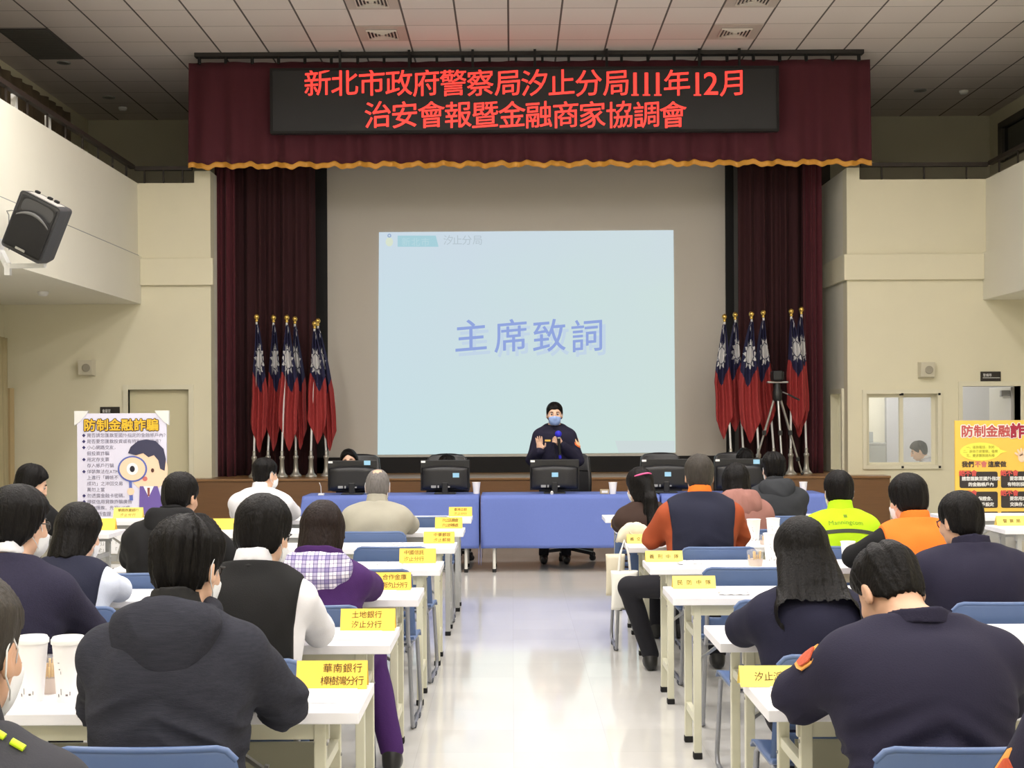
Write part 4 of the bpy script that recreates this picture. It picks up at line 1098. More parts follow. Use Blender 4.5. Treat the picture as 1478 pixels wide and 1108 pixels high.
MB().add(vs, fs_ + [tuple(range(n)), tuple(range(5 * n + n - 1, 5 * n - 1, -1))]).build('cabinet', mat('cabinet_grey', (66, 66, 68), .5, bump=.1, bscale=200), pa)
gp = []
for i in range(25):
    u = -1 + 2 * i / 24; row = []
    for j in range(17):
        v = j / 16; z = -h + .03 + v * (1.15 * h + .07 * (1 - u * u)); row.append((u * (w - .02), -.185 - .022 * (1 - u * u) * math.sin(PI * min(1, .15 + .85 * v)), z))
    gp.append(row)
MB().sheet(gp, .004).build('grille', M_BLACKM, pa)
hn = []
for i in range(21):
    u = -1 + 2 * i / 20; row = []
    for j in range(9):
        v = j / 8; z = .06 + .05 * (1 - u * u) + v * (h - .09 - .05 * (1 - u * u)); row.append((u * (w - .025), -.182 + .07 * (1 - u * u) * math.sin(PI * v), z))
    hn.append(row)
MB().sheet(hn, .004).build('horn', mat('horn_black', (26, 26, 28), .4), pa)
MB().sheet([[(u / 12 * (w - .04), -.19 - .012 * (1 - (u / 12) ** 2), .045 + .055 * (1 - (u / 12) ** 2) + k * (.012 + .018 * (1 - (u / 12) ** 2))) for k in (0, 1)] for u in range(-12, 13)], .004).build('lip', mat('lip_grey', (104, 104, 104), .4), pa)
MB().box(-.05, .045, -.212, -.206, -.225, -.205).build('badge', M_STEEL, pa)
MB().box(-.15, .15, -.15, -.02, h - .004, h + .004).build('top_plate', mat('top_grey', (176, 172, 166), .5), pa)
for x in (-.13, .0, .07): MB().bbox(x - .02, x + .02, -.06, -.02, h, h + .025, .005).build('rigging_point', M_BLACKM, pa)
br = empty('speaker_bracket', (PL, 12.2, 2.98 + .05), 'white steel bracket under the large black loudspeaker', 'bracket')
q = qs - Vector((PL, 12.2, 3.03))
MB().bbox(-.0, .02, -.09, .09, -.02, .16, .004).build('wall_plate', M_WHITE, br)
MB().bar((.02, 0, .04), (.10, -.04, -.10), .05, .05).bar((.09, -.03, -.10), (q.x + .0, -.12, -.10), .05, .04).bar((.10, -.04, -.07), (.10, -.04, -.18), .05).build('arm', M_WHITE, br)
tag(MB().tube([(PL + .04, 12.35, 3.1), (PL + .04, 12.35, 3.42), (PL + .04, 12.3, 3.45), (PL + .12, 12.2, 3.44), (qs.x - .08, 12.14, 3.4)], .006, 6).build('speaker_cable', M_GREY), 'thin grey cable looping behind the large loudspeaker', 'cable')
def wallspk(px, py, face_, label):
    q = P(px, py, YW); o = empty('wall_speaker', (q.x, YW, q.z), label, 'speaker'); 
    s = [[(-.10, 0, -.1), (-.09, -.1, -.085)], [(.10, 0, -.1), (.08, -.1, -.085)], [(.10, 0, .1), (.08, -.12, .095)], [(-.10, 0, .1), (-.09, -.12, .095)]]
    vs = [c for r in s for c in r]
    MB().add(vs, [(0, 1, 3, 2), (2, 3, 5, 4), (4, 5, 7, 6), (6, 7, 1, 0), (1, 7, 5, 3), (0, 2, 4, 6)]).build('case', mat('speaker_beige', (206, 200, 180), .5), o)
    MB().lathe([(.05, .0), (.05, .012), (.04, .014), (.02, .008)], c=(.01, -.105, .0), n=24, axis='y').build('cone', mat('cone_grey', (160, 154, 138), .6), o)
    return o
wallspk(1336, 534, 0, 'small beige wall speaker above the office window')
wallspk(127, 531, 0, 'small beige wall speaker left of the stage, above the poster')
def doorsign(px0, px1, py0, py1, txt, label):
    a, b = P(px0, py1, YW), P(px1, py0, YW); o = empty('room_sign', ((a.x + b.x) / 2, YW, (a.z + b.z) / 2), label, 'sign'); w, h = (b.x - a.x) / 2, (b.z - a.z) / 2
    MB().bbox(-w, w, -.015, 0, -h, h, .002).build('plate', mat('sign_black', (44, 38, 36), .4), o)
    f = Face((0, -.015, 0), (1, 0, 0), (0, 0, 1)); mb = MB(); f.text(mb, txt, -w * .35, h * .0, h * .7, .002, width=w * .85); f.rect(mb, -w * .8, w * .9, -h * .35, -h * .25, .002)
    mb.build('lettering', M_WHITE, o)
doorsign(1415, 1444, 536, 550, '警備隊', 'small black room sign above the open doorway')
doorsign(145, 173, 587, 603, '會議室', 'small black room sign behind the lavender poster')

# ---------------------------------------------------------------- posters
M_LAV = mat('poster_lavender', (226, 224, 244), .6); M_PY = mat('poster_yellow', (252, 206, 92), .6)
Y1 = 13.0
a, b = P(112, 748, Y1), P(240, 596, Y1); w, h = b.x - a.x, b.z - a.z
po = empty('poster_board', (a.x, Y1, a.z), 'lavender poster of a boy with a magnifying glass, left of the stage', 'poster')
MB().box(0, w, 0, .02, 0, h).build('board', M_LAV, po)
f = Face((0, 0, 0), (1, 0, 0), (0, 0, 1))
ti = MB(); sz = h * .118
for k, c in enumerate('防制金融詐騙'): f._glyph(ti, c, w * (.145 + .14 * k), h * .845, sz, .004, 1, .011, 2, 0); 
for k, c in enumerate('防制金融詐騙'): f._glyph(ti, c, w * (.145 + .14 * k), h * .845, sz, .008, 0, .003, 2, 0)
ti.build('title', [mat('title_gold', (236, 190, 52), .6), mat('title_outline', (84, 62, 52), .7)], po)
tx = MB(); lines = [('是否請您匯款至國外指定的金融帳戶內？', 1), ('是否要您匯款投資或有特別投資管道？', 1), ('小心網路交友，', 1), ('假投資詐騙', 0), ('用定存支票', 1), ('存入帳戶行騙', 0), ('佯裝無法在ATM', 1), ('上進行「轉帳不', 0), ('成功」之沖回交易', 0), ('萬勿上當', 0), ('勿透露金融卡密碼。', 1), ('請從信用貸款詐騙廣告', 1), ('請勿匯款、先撥165或', 1), ('110電話查證', 0)]
for k, (s, bl) in enumerate(lines):
    y = h * (.775 - .0575 * k); f.text(tx, s, w * .11, y, h * .043, .003, 0, 0, None, 1, 'L')
    if bl: f.poly(tx, [(w * .055, y + h * .016), (w * .075, y - h * .002), (w * .095, y + h * .016), (w * .075, y + h * .034)], .003, 1)
tx.build('text', [mat('text_grey', (120, 116, 138), .8), mat('bullet_navy', (60, 56, 110), .8)], po)
pic = MB(); px_ = lambda u, v: (w * u, h * v)
def D(u, v, ru, rv, l, mi): f.disc(pic, w * u, h * v, w * ru, h * rv, l, mi)
D(.80, .46, .215, .20, .004, 0)
f.poly(pic, [px_(*q) for q in ((.57, .62), (.60, .68), (.68, .735), (.77, .75), (.88, .735), (.97, .66), (.995, .56), (.98, .45), (.93, .47), (.91, .55), (.86, .60), (.80, .58), (.74, .62), (.66, .60))], .006, 1)
D(.62, .47, .165, .125, .007, 2); D(.62, .47, .145, .11, .009, 0); D(.62, .47, .065, .058, .011, 3); D(.62, .47, .028, .03, .013, 4); D(.845, .455, .018, .02, .007, 5); D(.76, .375, .028, .022, .007, 6)
f.poly(pic, [px_(*q) for q in ((.58, .36), (.61, .36), (.625, .17), (.585, .17))], .006, 2)
D(.60, .255, .04, .035, .008, 0)
f.poly(pic, [px_(*q) for q in ((.70, .305), (.90, .305), (.965, .12), (.965, .03), (.69, .03))], .0055, 7)
f.poly(pic, [px_(*q) for q in ((.74, .305), (.86, .305), (.80, .20))], .007, 3); f.poly(pic, [px_(*q) for q in ((.785, .29), (.815, .29), (.81, .21), (.79, .21))], .008, 8)
pic.build('cartoon', [mat('skin_print', (250, 216, 186), .7), mat('hair_print', (62, 62, 88), .7), mat('lens_print', (96, 112, 190), .7), mat('white_print', (248, 248, 250), .7), mat('black_print', (36, 36, 46), .7), mat('brown_print', (86, 52, 44), .7), mat('red_print', (214, 120, 112), .7), mat('vest_print', (112, 92, 168), .7), mat('tie_print', (150, 84, 72), .7)], po)
cn = MB(); cn.add([(-.02, -.006, h + .02), (.09, -.006, h + .02), (-.02, -.006, h - .11)], [(0, 1, 2)]).add([(-.02, .03, h + .02), (.09, .03, h + .02), (-.02, .03, h - .11)], [(2, 1, 0)])
for s in (0, 1):
    X = lambda x: w - x if s else x
    m_ = MB(); A = [(X(-.025), -.008, h + .025), (X(.11), -.008, h + .025), (X(.09), -.008, h - .01), (X(.02), -.008, h - .085), (X(-.025), -.008, h - .115)]
    B = [(x, .03, z) for x, y, z in A]; k = 5
    m_.add(A + B, [(0, 1, 2, 3, 4), (9, 8, 7, 6, 5)] + [(i, (i + 1) % 5, 5 + (i + 1) % 5, 5 + i) for i in range(5)]).build('corner_guard', M_WHITE, po)
# easel and display sheets below the lavender poster
es = empty('notice_stand', (a.x, Y1 + .05, 0), 'grey notice stand with printed sheets below the lavender poster', 'stand')
for x in (.08, w - .08): MB().bar((x, 0, 0), (x, 0, a.z + .5), .035).build('leg', M_GSTEEL, es)
MB().bar((0, 0, .02), (w, 0, .02), .05).build('foot_bar', M_GSTEEL, es)
MB().box(.05, w - .05, -.05, -.03, a.z - .30, a.z).build('panel', mat('panel_slate', (92, 104, 108), .3), es)
MB().box(.12, .60, -.062, -.052, a.z - .34, a.z - .12).build('sheet', M_PAPER, es)
fe = Face((0, -.062, 0), (1, 0, 0), (0, 0, 1)); mb = MB()
for k, s in enumerate(('服務」，「', '權利」，「', '安全」，「')): fe.text(mb, s, .14, a.z - .19 - .065 * k, .05, .002, align='L', res=1)
mb.build('text', M_GREY, es)
MB().box(.0, w - .1, -.09, -.02, a.z - .41, a.z - .35).build('tray', M_GREY, es)
MB().box(.02, w - .1, -.062, -.05, a.z - .56, a.z - .44).build('name_strip', M_PAPER, es)
mb = MB(); fe.text(mb, '新北市政府警察局', .20, a.z - .525, .06, .002, align='L', res=1); mb.build('strip_text', M_INK, es)
mb = MB(); fe.disc(mb, .14, a.z - .50, .045, .04, .002); mb.build('strip_emblem', mat('emblem_red', (200, 110, 104), .7), es)

Y2 = 13.6
a, b = P(1379, 741, Y2), P(1520, 606, Y2); w, h = b.x - a.x, b.z - a.z; u_ = h
po = empty('poster_board', (a.x, Y2, a.z), 'yellow poster with black panels at the right edge', 'poster')
MB().box(0, w, 0, .02, 0, h).build('board', M_PY, po)
ti = MB()
for k, c in enumerate('防制金融'):
    for l, bo, mi in ((.004, .014, 1), (.008, .003, 0)): f._glyph(ti, c, u_ * (.13 + .132 * k), h * .835, h * .135, l, mi, bo, 2, 0)
for k, c in enumerate('詐騙'):
    for l, bo, mi in ((.005, .015, 1), (.009, .006, 2)): f._glyph(ti, c, u_ * (.67 + .16 * k), h * .825, h * .165, l, mi, bo, 2, 0)
ti.build('title', [mat('title_red', (196, 84, 82), .6), mat('title_white', (250, 246, 240), .6), mat('title_crimson', (168, 40, 66), .6)], po)
bu = MB(); f.disc(bu, u_ * .27, h * .665, u_ * .22, h * .098, .004, 0); f.poly(bu, [(u_ * .44, h * .70), (u_ * .56, h * .665), (u_ * .44, h * .63)], .0046, 0)
bu.build('speech_bubble', mat('bubble_yellow', (246, 242, 96), .6), po)
tx = MB()
for k, s in enumerate(('一、接到電話，對方', '二、說自己是警察、檢察', '三、要求匯款請先撥')): f.text(tx, s, u_ * .27, h * (.70 - .045 * k), h * .034, .007, 0, 0, None, 1)
f.text(tx, '我們', u_ * .135, h * .505, h * .066, .004, 1, .003, None, 2); f.text(tx, '不會', u_ * .275, h * .505, h * .066, .004, 2, .003, None, 2); f.text(tx, '這麼做', u_ * .45, h * .505, h * .066, .004, 1, .003, None, 2)
tx.build('text', [mat('text_olive', (160, 150, 60), .8), mat('text_dark', (70, 60, 56), .8), mat('text_pink', (216, 120, 116), .8)], po)
bx_ = MB(); BT = (('請您匯款至國外指定', '的金融帳戶內'), ('要您匯款投資', '有特別投資管道'), ('收取保證金、', '解除帳戶設定'), ('要您用定存單', '交換存入帳戶'))
for k in range(4):
    x0 = u_ * (.045 + .445 * (k % 2)); y1 = h * (.45 - .215 * (k // 2)); f.rrect(bx_, x0, x0 + u_ * .41, y1 - h * .175, y1, h * .02, .003)
    bt = MB(); stp = MB()
    for q, s in enumerate(BT[k]): f.text(bt, s, x0 + u_ * .23, y1 - h * (.092 + .062 * q), h * .046, .006, 0, .002, None, 1)
    f.text(stp, '絕不會', x0 + u_ * .09, y1 - h * .04, h * .065, .007, 0, .003, None, 2)
    bt.build('panel_text', M_WHITE, po); stp.build('stamp', mat('stamp_red', (214, 88, 84), .7), po)
for k in range(2):
    x0 = u_ * (.045 + .445 * k); f.rrect(bx_, x0, x0 + u_ * .41, 0, h * .02, h * .008, .003)
bx_.build('panels', mat('panel_black', (56, 50, 50), .6), po)
pic = MB(); f.disc(pic, u_ * .87, h * .60, u_ * .115, h * .13, .004, 0); f.poly(pic, [(u_ * .75, h * .70), (u_ * .78, h * .78), (u_ * .86, h * .82), (u_ * .98, h * .80), (u_ * 1.0, h * .70), (u_ * .87, h * .74)], .007, 1)
f.poly(pic, [(u_ * .74, h * .50), (u_ * 1.0, h * .50), (u_ * 1.0, h * .45), (u_ * .74, h * .45)], .005, 2); f.disc(pic, u_ * .715, h * .60, u_ * .042, h * .05, .008, 0)
for an in (150, 122, 96, 72, 28):
    f.poly(pic, [(u_ * .715 + u_ * (r_ * math.cos(R(an)) + o_ * math.cos(R(an + 90))), h * .60 + h * 1.15 * (r_ * math.sin(R(an)) + o_ * math.sin(R(an + 90)))) for r_, o_ in ((.02, -.011), (.085, -.009), (.092, 0), (.085, .009), (.02, .011))], .009, 0)
f.disc(pic, u_ * .84, h * .62, u_ * .012, h * .018, .007, 3)
pic.build('cartoon', [mat('skin_print', (250, 216, 186), .7), mat('cap_print', (52, 50, 96), .7), mat('shirt_print', (168, 164, 214), .7), mat('black_print', (36, 36, 46), .7)], po)
es = empty('easel', (a.x, Y2 + .04, 0), 'easel holding the yellow poster at the right edge', 'easel')
for x in (.15, w - .15): MB().bar((x, .06, 0), (x, .0, a.z + .6), .03).build('leg', M_GSTEEL, es)
MB().bar((.05, -.02, a.z - .012), (w - .05, -.02, a.z - .012), .05, .02).build('ledge', M_GSTEEL, es)
MB().bar((.4, .5, 0), (.4, .03, a.z + .5), .025).build('rear_leg', M_GSTEEL, es)

# ---------------------------------------------------------------- people: blended volumes turned into one continuous surface
class Field:
    def __init__(s, lo, hi, h):
        s.lo = np.array(lo, dtype=np.float32); s.h = h
        n = np.ceil((np.array(hi) - s.lo) / h).astype(int) + 1
        s.ax = [s.lo[k] + h * np.arange(n[k], dtype=np.float32) for k in range(3)]
        s.A = np.full(n, 1.0, dtype=np.float32)
    def blk(s, lo, hi):
        sl = []
        for k in range(3):
            a = int(max(0, math.floor((lo[k] - s.lo[k]) / s.h))); b = int(min(len(s.ax[k]), math.ceil((hi[k] - s.lo[k]) / s.h) + 1))
            if b <= a: return None
            sl.append(slice(a, b))
        return tuple(sl)
    def apply(s, fn, lo=None, hi=None, k=0.0, op='u'):
        sl = s.blk(lo, hi) if lo is not None else (slice(None),) * 3
        if sl is None: return s
        X = s.ax[0][sl[0]][:, None, None]; Y = s.ax[1][sl[1]][None, :, None]; Z = s.ax[2][sl[2]][None, None, :]
        d = fn(X, Y, Z); a = s.A[sl]
        if op == 's': d = -d
        if op == 'u':
            if k > 0:
                t = np.clip(.5 + .5 * (a - d) / k, 0, 1); r = a * (1 - t) + d * t - k * t * (1 - t)
            else: r = np.minimum(a, d)
        elif op in 'si':
            if k > 0:
                t = np.clip(.5 - .5 * (a - d) / k, 0, 1); r = a * (1 - t) + d * t + k * t * (1 - t)
            else: r = np.maximum(a, d)
        else: r = a + d
        s.A[sl] = r
        return s
    def cap(s, a, b, ra, rb=None, k=.02, op='u', fy=1.0):
        """tapered capsule from a to b"""
        rb = ra if rb is None else rb
        a = np.array(a, float); b = np.array(b, float); m = max(ra, rb) + k * 1.2 + 3 * s.h
        lo = np.minimum(a, b) - m; hi = np.maximum(a, b) + m
        d = b - a; dd = float(d @ d) + 1e-9
        def fn(X, Y, Z):
            t = np.clip(((X - a[0]) * d[0] + (Y - a[1]) * d[1] + (Z - a[2]) * d[2]) / dd, 0, 1)
            return np.sqrt((X - a[0] - t * d[0]) ** 2 + ((Y - a[1] - t * d[1]) / fy) ** 2 + (Z - a[2] - t * d[2]) ** 2) - (ra + (rb - ra) * t)
        return s.apply(fn, lo, hi, k, op)
    def ell(s, c, r, k=.02, op='u', M=None):
        c = np.array(c, float); r = np.array(r, float); m = float(max(r)) + k * 1.2 + 3 * s.h
        def fn(X, Y, Z):
            x, y, z = X - c[0], Y - c[1], Z - c[2]
            if M is not None:
                x, y, z = (M[0][0] * x + M[1][0] * y + M[2][0] * z, M[0][1] * x + M[1][1] * y + M[2][1] * z, M[0][2] * x + M[1][2] * y + M[2][2] * z)
            k0 = np.sqrt((x / r[0]) ** 2 + (y / r[1]) ** 2 + (z / r[2]) ** 2); k1 = np.sqrt((x / r[0] ** 2) ** 2 + (y / r[1] ** 2) ** 2 + (z / r[2] ** 2) ** 2)
            return k0 * (k0 - 1) / (k1 + 1e-6)
        return s.apply(fn, c - m, c + m, k, op)
    def mesh(s):
        """naive surface nets"""
        A = s.A; S = A < 0; n = A.shape
        c = np.zeros((n[0] - 1, n[1] - 1, n[2] - 1), dtype=np.uint8)
        for i in (0, 1):
            for j in (0, 1):
                for k in (0, 1): c += S[i:n[0] - 1 + i, j:n[1] - 1 + j, k:n[2] - 1 + k]
        cells = np.argwhere((c > 0) & (c < 8))
        ci, cj, ck = cells.T
        co = {}
        for i in (0, 1):
            for j in (0, 1):
                for k in (0, 1): co[(i, j, k)] = A[ci + i, cj + j, ck + k]
        acc = np.zeros((len(cells), 3), dtype=np.float64); cnt = np.zeros(len(cells))
        for ax in range(3):
            for u in (0, 1):
                for v in (0, 1):
                    p = [0, 0, 0]; q = [0, 0, 0]; o = [k for k in range(3) if k != ax]
                    p[o[0]] = q[o[0]] = u; p[o[1]] = q[o[1]] = v; q[ax] = 1
                    a, b = co[tuple(p)], co[tuple(q)]; m = (a < 0) != (b < 0)
                    t = np.where(m, a / np.where(m, a - b, 1), 0)
                    for k in range(3):
                        acc[:, k] += np.where(m, p[k] + (t if k == ax else 0), 0)
                    cnt += m
        V = s.lo + s.h * (cells + acc / cnt[:, None])
        idx = np.full(c.shape, -1, dtype=np.int32); idx[ci, cj, ck] = np.arange(len(cells))
        Q = []
        for ax in range(3):
            o = [(ax + 1) % 3, (ax + 2) % 3]
            sa = [slice(None)] * 3; sb = [slice(None)] * 3; sa[ax] = slice(0, -1); sb[ax] = slice(1, None)
            m = S[tuple(sa)] != S[tuple(sb)]
            e = np.argwhere(m); e = e[(e[:, o[0]] > 0) & (e[:, o[1]] > 0) & (e[:, o[0]] < n[o[0]] - 1) & (e[:, o[1]] < n[o[1]] - 1)]
            if len(e) == 0: continue
            def at(du, dv):
                q = e.copy(); q[:, o[0]] -= du; q[:, o[1]] -= dv
                return idx[q[:, 0], q[:, 1], q[:, 2]]
            f = np.stack([at(1, 1), at(0, 1), at(0, 0), at(1, 0)], 1)
            ins = S[e[:, 0], e[:, 1], e[:, 2]]
            f[~ins] = f[~ins][:, ::-1]
            Q.append(f)
        return V, np.concatenate(Q)
    def obj(s, name, m, parent=None):
        V, Q = s.mesh()
        return mesh_obj(name, V, Q, m, parent)

def waves(seed, f, n=5):
    """smooth pseudo-noise from summed waves"""
    r = np.random.RandomState(seed); W = r.normal(size=(n, 3)) * np.array(f); ph = r.uniform(0, 6.28, n)
    return lambda X, Y, Z: sum(np.sin(W[i, 0] * X + W[i, 1] * Y + W[i, 2] * Z + ph[i]) for i in range(n)) / n

SKIN = mat('skin', (222, 180, 154), .5, var=.05, scale=30)
SKIN2 = mat('skin_tan', (206, 162, 134), .5, var=.05, scale=30)
def hair_mat(name, c, rough=.38):
    return mat(name, c, rough, var=.45, scale=90, stretch=(1, 1, .25), bump=.5, bscale=160, spec=.13)
H_BLACK = hair_mat('hair_black', (17, 15, 15), .45); H_BROWN = hair_mat('hair_dark_brown', (32, 23, 21), .42); H_GREY = hair_mat('hair_grey', (112, 108, 106), .5); H_SALT = hair_mat('hair_salt', (62, 58, 54), .5)
def cloth(name, c, rough=.85, scale=260, bump=.15, var=.06, stretch=(1, 1, 1)):
    return mat(name, c, rough, var=var, scale=14 if var < .1 else 120, stretch=stretch, bump=bump, bscale=scale, spec=.25)
M_PANTS = cloth('dark_trousers', (34, 34, 40)); M_SHOE = mat('black_shoe', (24, 24, 26), .4)
M_MASKW = mat('mask_white', (232, 234, 238), .8); M_MASKB = mat('mask_blue', (150, 176, 226), .8, var=.1, scale=30)
M_EYE = mat('eye_dark', (24, 18, 16), .2); M_EYEW = mat('eye_white', (188, 178, 170), .3); M_LIP = mat('lips', (178, 112, 100), .5)

class Pose: pass
def V3(*a): return np.array(a, float)

def person(label, X, Y, top, px=None, sw=.165, rise=0.0, bulk=0.0, lean=.10, side=0.0, hs=1.0, yaw=0, pitch=10, roll=0, face=0, stand=False, hair='short', hm=None, skin=SKIN,
           wear=(), arms=None, pants=None, vox=.009, mask=None, glasses=False, legs=None, seed=0, shoe=None, hand_vox=None, hairseed=None, fold=.006, neck=.0, z0=0.0, open_hand=None):
    """one seated (or standing) figure, feet on the floor, facing +y before turning by face degrees"""
    J = Pose(); J.g = {}; J.bulk = bulk; J.sw = sw; J.seed = seed
    pz = (.57 if not stand else .955) + rise
    J.P = V3(0, 0, pz)
    cp = math.cos(R(pitch))
    nat = .46 + (.11 + .135) * hs * 1.0       # neck base to crown when upright
    hd = .105 * hs
    ts = (top - z0 - pz - (.126 * cp + .13) * hs - .0) / .435
    if ts < .84: pz += (ts - .84) * .435 * 0
    ts = min(1.16, max(.84, ts)); J.ts = ts
    J.N = V3(side, lean, pz + .435 * ts)                       # base of neck
    J.S = V3(side * .95, lean * .9, pz + .372 * ts)            # between the shoulders
    J.C = V3(side * .6, lean * .55, pz + .25 * ts)
    a, b, c = R(yaw), R(-pitch), R(roll)
    Mh = (Matrix.Rotation(a, 3, 'Z') @ Matrix.Rotation(b, 3, 'X') @ Matrix.Rotation(c, 3, 'Y'))
    M = np.array([[Mh[i][j] for j in range(3)] for i in range(3)])
    J.M = M; J.hs = hs
    J.H = J.N + np.array(Mh @ Vector((0, .035, .142))) * hs + V3(0, .012 * math.sin(R(max(0, pitch))), 0)
    Hp = lambda x, y, z: J.H + M @ (np.array((x, y, z)) * hs)
    J.Hp = Hp
    J.sh = [J.S + V3(s * sw, 0, -.026) for s in (-1, 1)]
    if arms is None: arms = [None, None]
    J.el, J.wr = [], []
    for i, s in enumerate((-1, 1)):
        e, w = arms[i] or ((s * (sw + .035) + side, lean + .19, .815), (s * .10 + side, lean + .40, .803))
        J.el.append(V3(*e)); J.wr.append(V3(*w))
    if legs is None:
        legs = [(s * .10, .40, .50, s * .11, .36) for s in (-1, 1)] if not stand else [(s * .10, .03, .50, s * .12, .0) for s in (-1, 1)]
    J.hip = [V3(s * .09, 0, pz - .02) for s in (-1, 1)]
    J.kn = [V3(l[0], l[1], l[2]) for l in legs]; J.an = [V3(l[3], l[4], .085) for l in legs]
    # ---- body: one continuous skin surface
    lo = V3(-.62, -.34, -.0); hi = V3(.62, .80, top - z0 + .10)
    pts = np.array([J.P, J.N, J.H, *J.el, *J.wr, *J.kn, *J.an]); lo = pts.min(0) - V3(.2, .2, .1); hi = pts.max(0) + V3(.2, .24, .24)
    F = Field(lo, hi, vox)
    head_sdf(F, J)
    F.cap(J.N - V3(0, .01, .03), Hp(0, -.028, -.055), .056 * hs, .050 * hs, k=.03)
    torso(F, J, -.012)
    limbs(F, J, -.006)
    for i, s in enumerate((-1, 1)):
        d = J.wr[i] - J.el[i]; d /= np.linalg.norm(d)
        if open_hand and i == open_hand[0]: hand(F, J.wr[i], V3(*open_hand[1]), V3(*open_hand[2]), s, .12, .95)
        elif open_hand and len(open_hand) > 3: hand(F, J.wr[i], V3(*open_hand[3]), V3(*open_hand[4]), s, 1.25, .95)
        else: hand(F, J.wr[i], d, V3(0, 0, 1), s, .45, .95)
    body = F.obj('person', skin)
    body.location = (X, Y, z0); body.rotation_euler = (0, 0, R(face))
    tag(body, label, 'person')
    J.body = body
    # ---- face pieces
    for s in (-1, 1):
        e = MB(); sph(e, Hp(s * .032, .074, .006), .0125 * hs, 10); eo = e.build('eye', M_EYEW, body)
        e = MB(); sph(e, Hp(s * .032, .0815, .005), .0082 * hs, 8); e.build('iris', M_EYE, eo)
    MB().tube([Hp(-.022, .092, -.064), Hp(-.008, .0985, -.062), Hp(.008, .0985, -.062), Hp(.022, .092, -.064)], .005 * hs, 6).build('lips', M_LIP, body)
    bw = MB()
    for s in (-1, 1): bw.tube([Hp(s * .016, .088, .027), Hp(s * .032, .086, .031), Hp(s * .05, .074, .025)], [.0035 * hs, .0042 * hs, .002 * hs], 6)
    bw.build('eyebrows', hm or H_BLACK, body)
    # ---- hair
    do_hair(J, hair, hm or H_BLACK, min(vox, .008) if vox < .009 else .008, hairseed if hairseed is not None else seed + 11)
    # ---- clothes
    pm = pants or M_PANTS
    G = Field(np.minimum.reduce([*J.kn, *J.an, *J.hip]) - V3(.2, .22, .1), np.maximum.reduce([*J.kn, *J.an, *J.hip]) + V3(.2, .2, .2), max(vox, .010))
    G.ell(J.P + V3(0, 0, .01), (.172 + bulk * .6, .132 + bulk * .6, .105), .03)
    for i in range(2):
        G.cap(J.hip[i] + V3(0, 0, .006), J.kn[i], .080 + bulk * .2, .062, .03).cap(J.kn[i], J.an[i] + V3(0, 0, .01), .063, .053, .03)
    w = waves(seed + 3, (18, 18, 26)); G.apply(lambda X, Y, Z: .004 * w(X, Y, Z), op='a')
    G.apply(lambda X, Y, Z: .075 - Z + 0 * X + 0 * Y, op='i'); G.apply(lambda X, Y, Z: Z - (pz + .10) + 0 * X + 0 * Y, op='i', k=.02)
    G.obj('trousers', pm, body)
    for i in range(2):
        S = Field(J.an[i] - V3(.08, .12, .09), J.an[i] + V3(.08, .26, .07), .008)
        a = J.an[i]
        S.cap(a + V3(0, -.03, -.045), a + V3(0, .12, -.05), .040, .036, .02).cap(a + V3(0, -.01, .0), a + V3(0, .03, -.03), .045, .04, .03)
        S.apply(lambda X, Y, Z: .002 - Z + 0 * X + 0 * Y, op='i')
        S.obj('shoe', shoe or M_SHOE, body)
    for g in wear: g(J)
    if mask: face_mask(J, mask)
    if glasses:
        g = MB()
        for s in (-1, 1):
            g.tube([Hp(s * (.034 + .024 * math.cos(t * PI / 8)), .095 - .012 * abs(math.cos(t * PI / 8)) * (1 if math.cos(t * PI / 8) > 0 else 0), .004 + .018 * math.sin(t * PI / 8)) for t in range(16)], .0022, 6, closed=True)
            g.tube([Hp(s * .058, .084, .010), Hp(s * .078, .06, .012), Hp(s * .082, .0, .008), Hp(s * .080, -.02, -.012)], .0022, 6)
        g.tube([Hp(-.010, .098, .006), Hp(.010, .098, .006)], .0022, 6)
        go = g.build('glasses', M_BLACK, body)
        ln = MB()
        for s in (-1, 1): ln.add([Hp(s * .034 + .022 * math.cos(t * PI / 6), .092, .004 + .016 * math.sin(t * PI / 6)) for t in range(12)], [tuple(range(12))])
        ln.build('lenses', mat('spectacle_lens', (235, 240, 245), .05, alpha=.18), go)
    return J

def sph(mb, c, r, n=12):
    c = np.array(c)
    vs = []; fs = []
    for i in range(n // 2 + 1):
        t = PI * i / (n // 2)
        for k in range(n): vs.append(c + r * np.array((math.sin(t) * math.cos(2 * PI * k / n), math.sin(t) * math.sin(2 * PI * k / n), math.cos(t))))
    for i in range(n // 2):
        for k in range(n): fs.append((i * n + k, (i + 1) * n + k, (i + 1) * n + (k + 1) % n, i * n + (k + 1) % n))
    mb.add(vs, fs, 0, True)

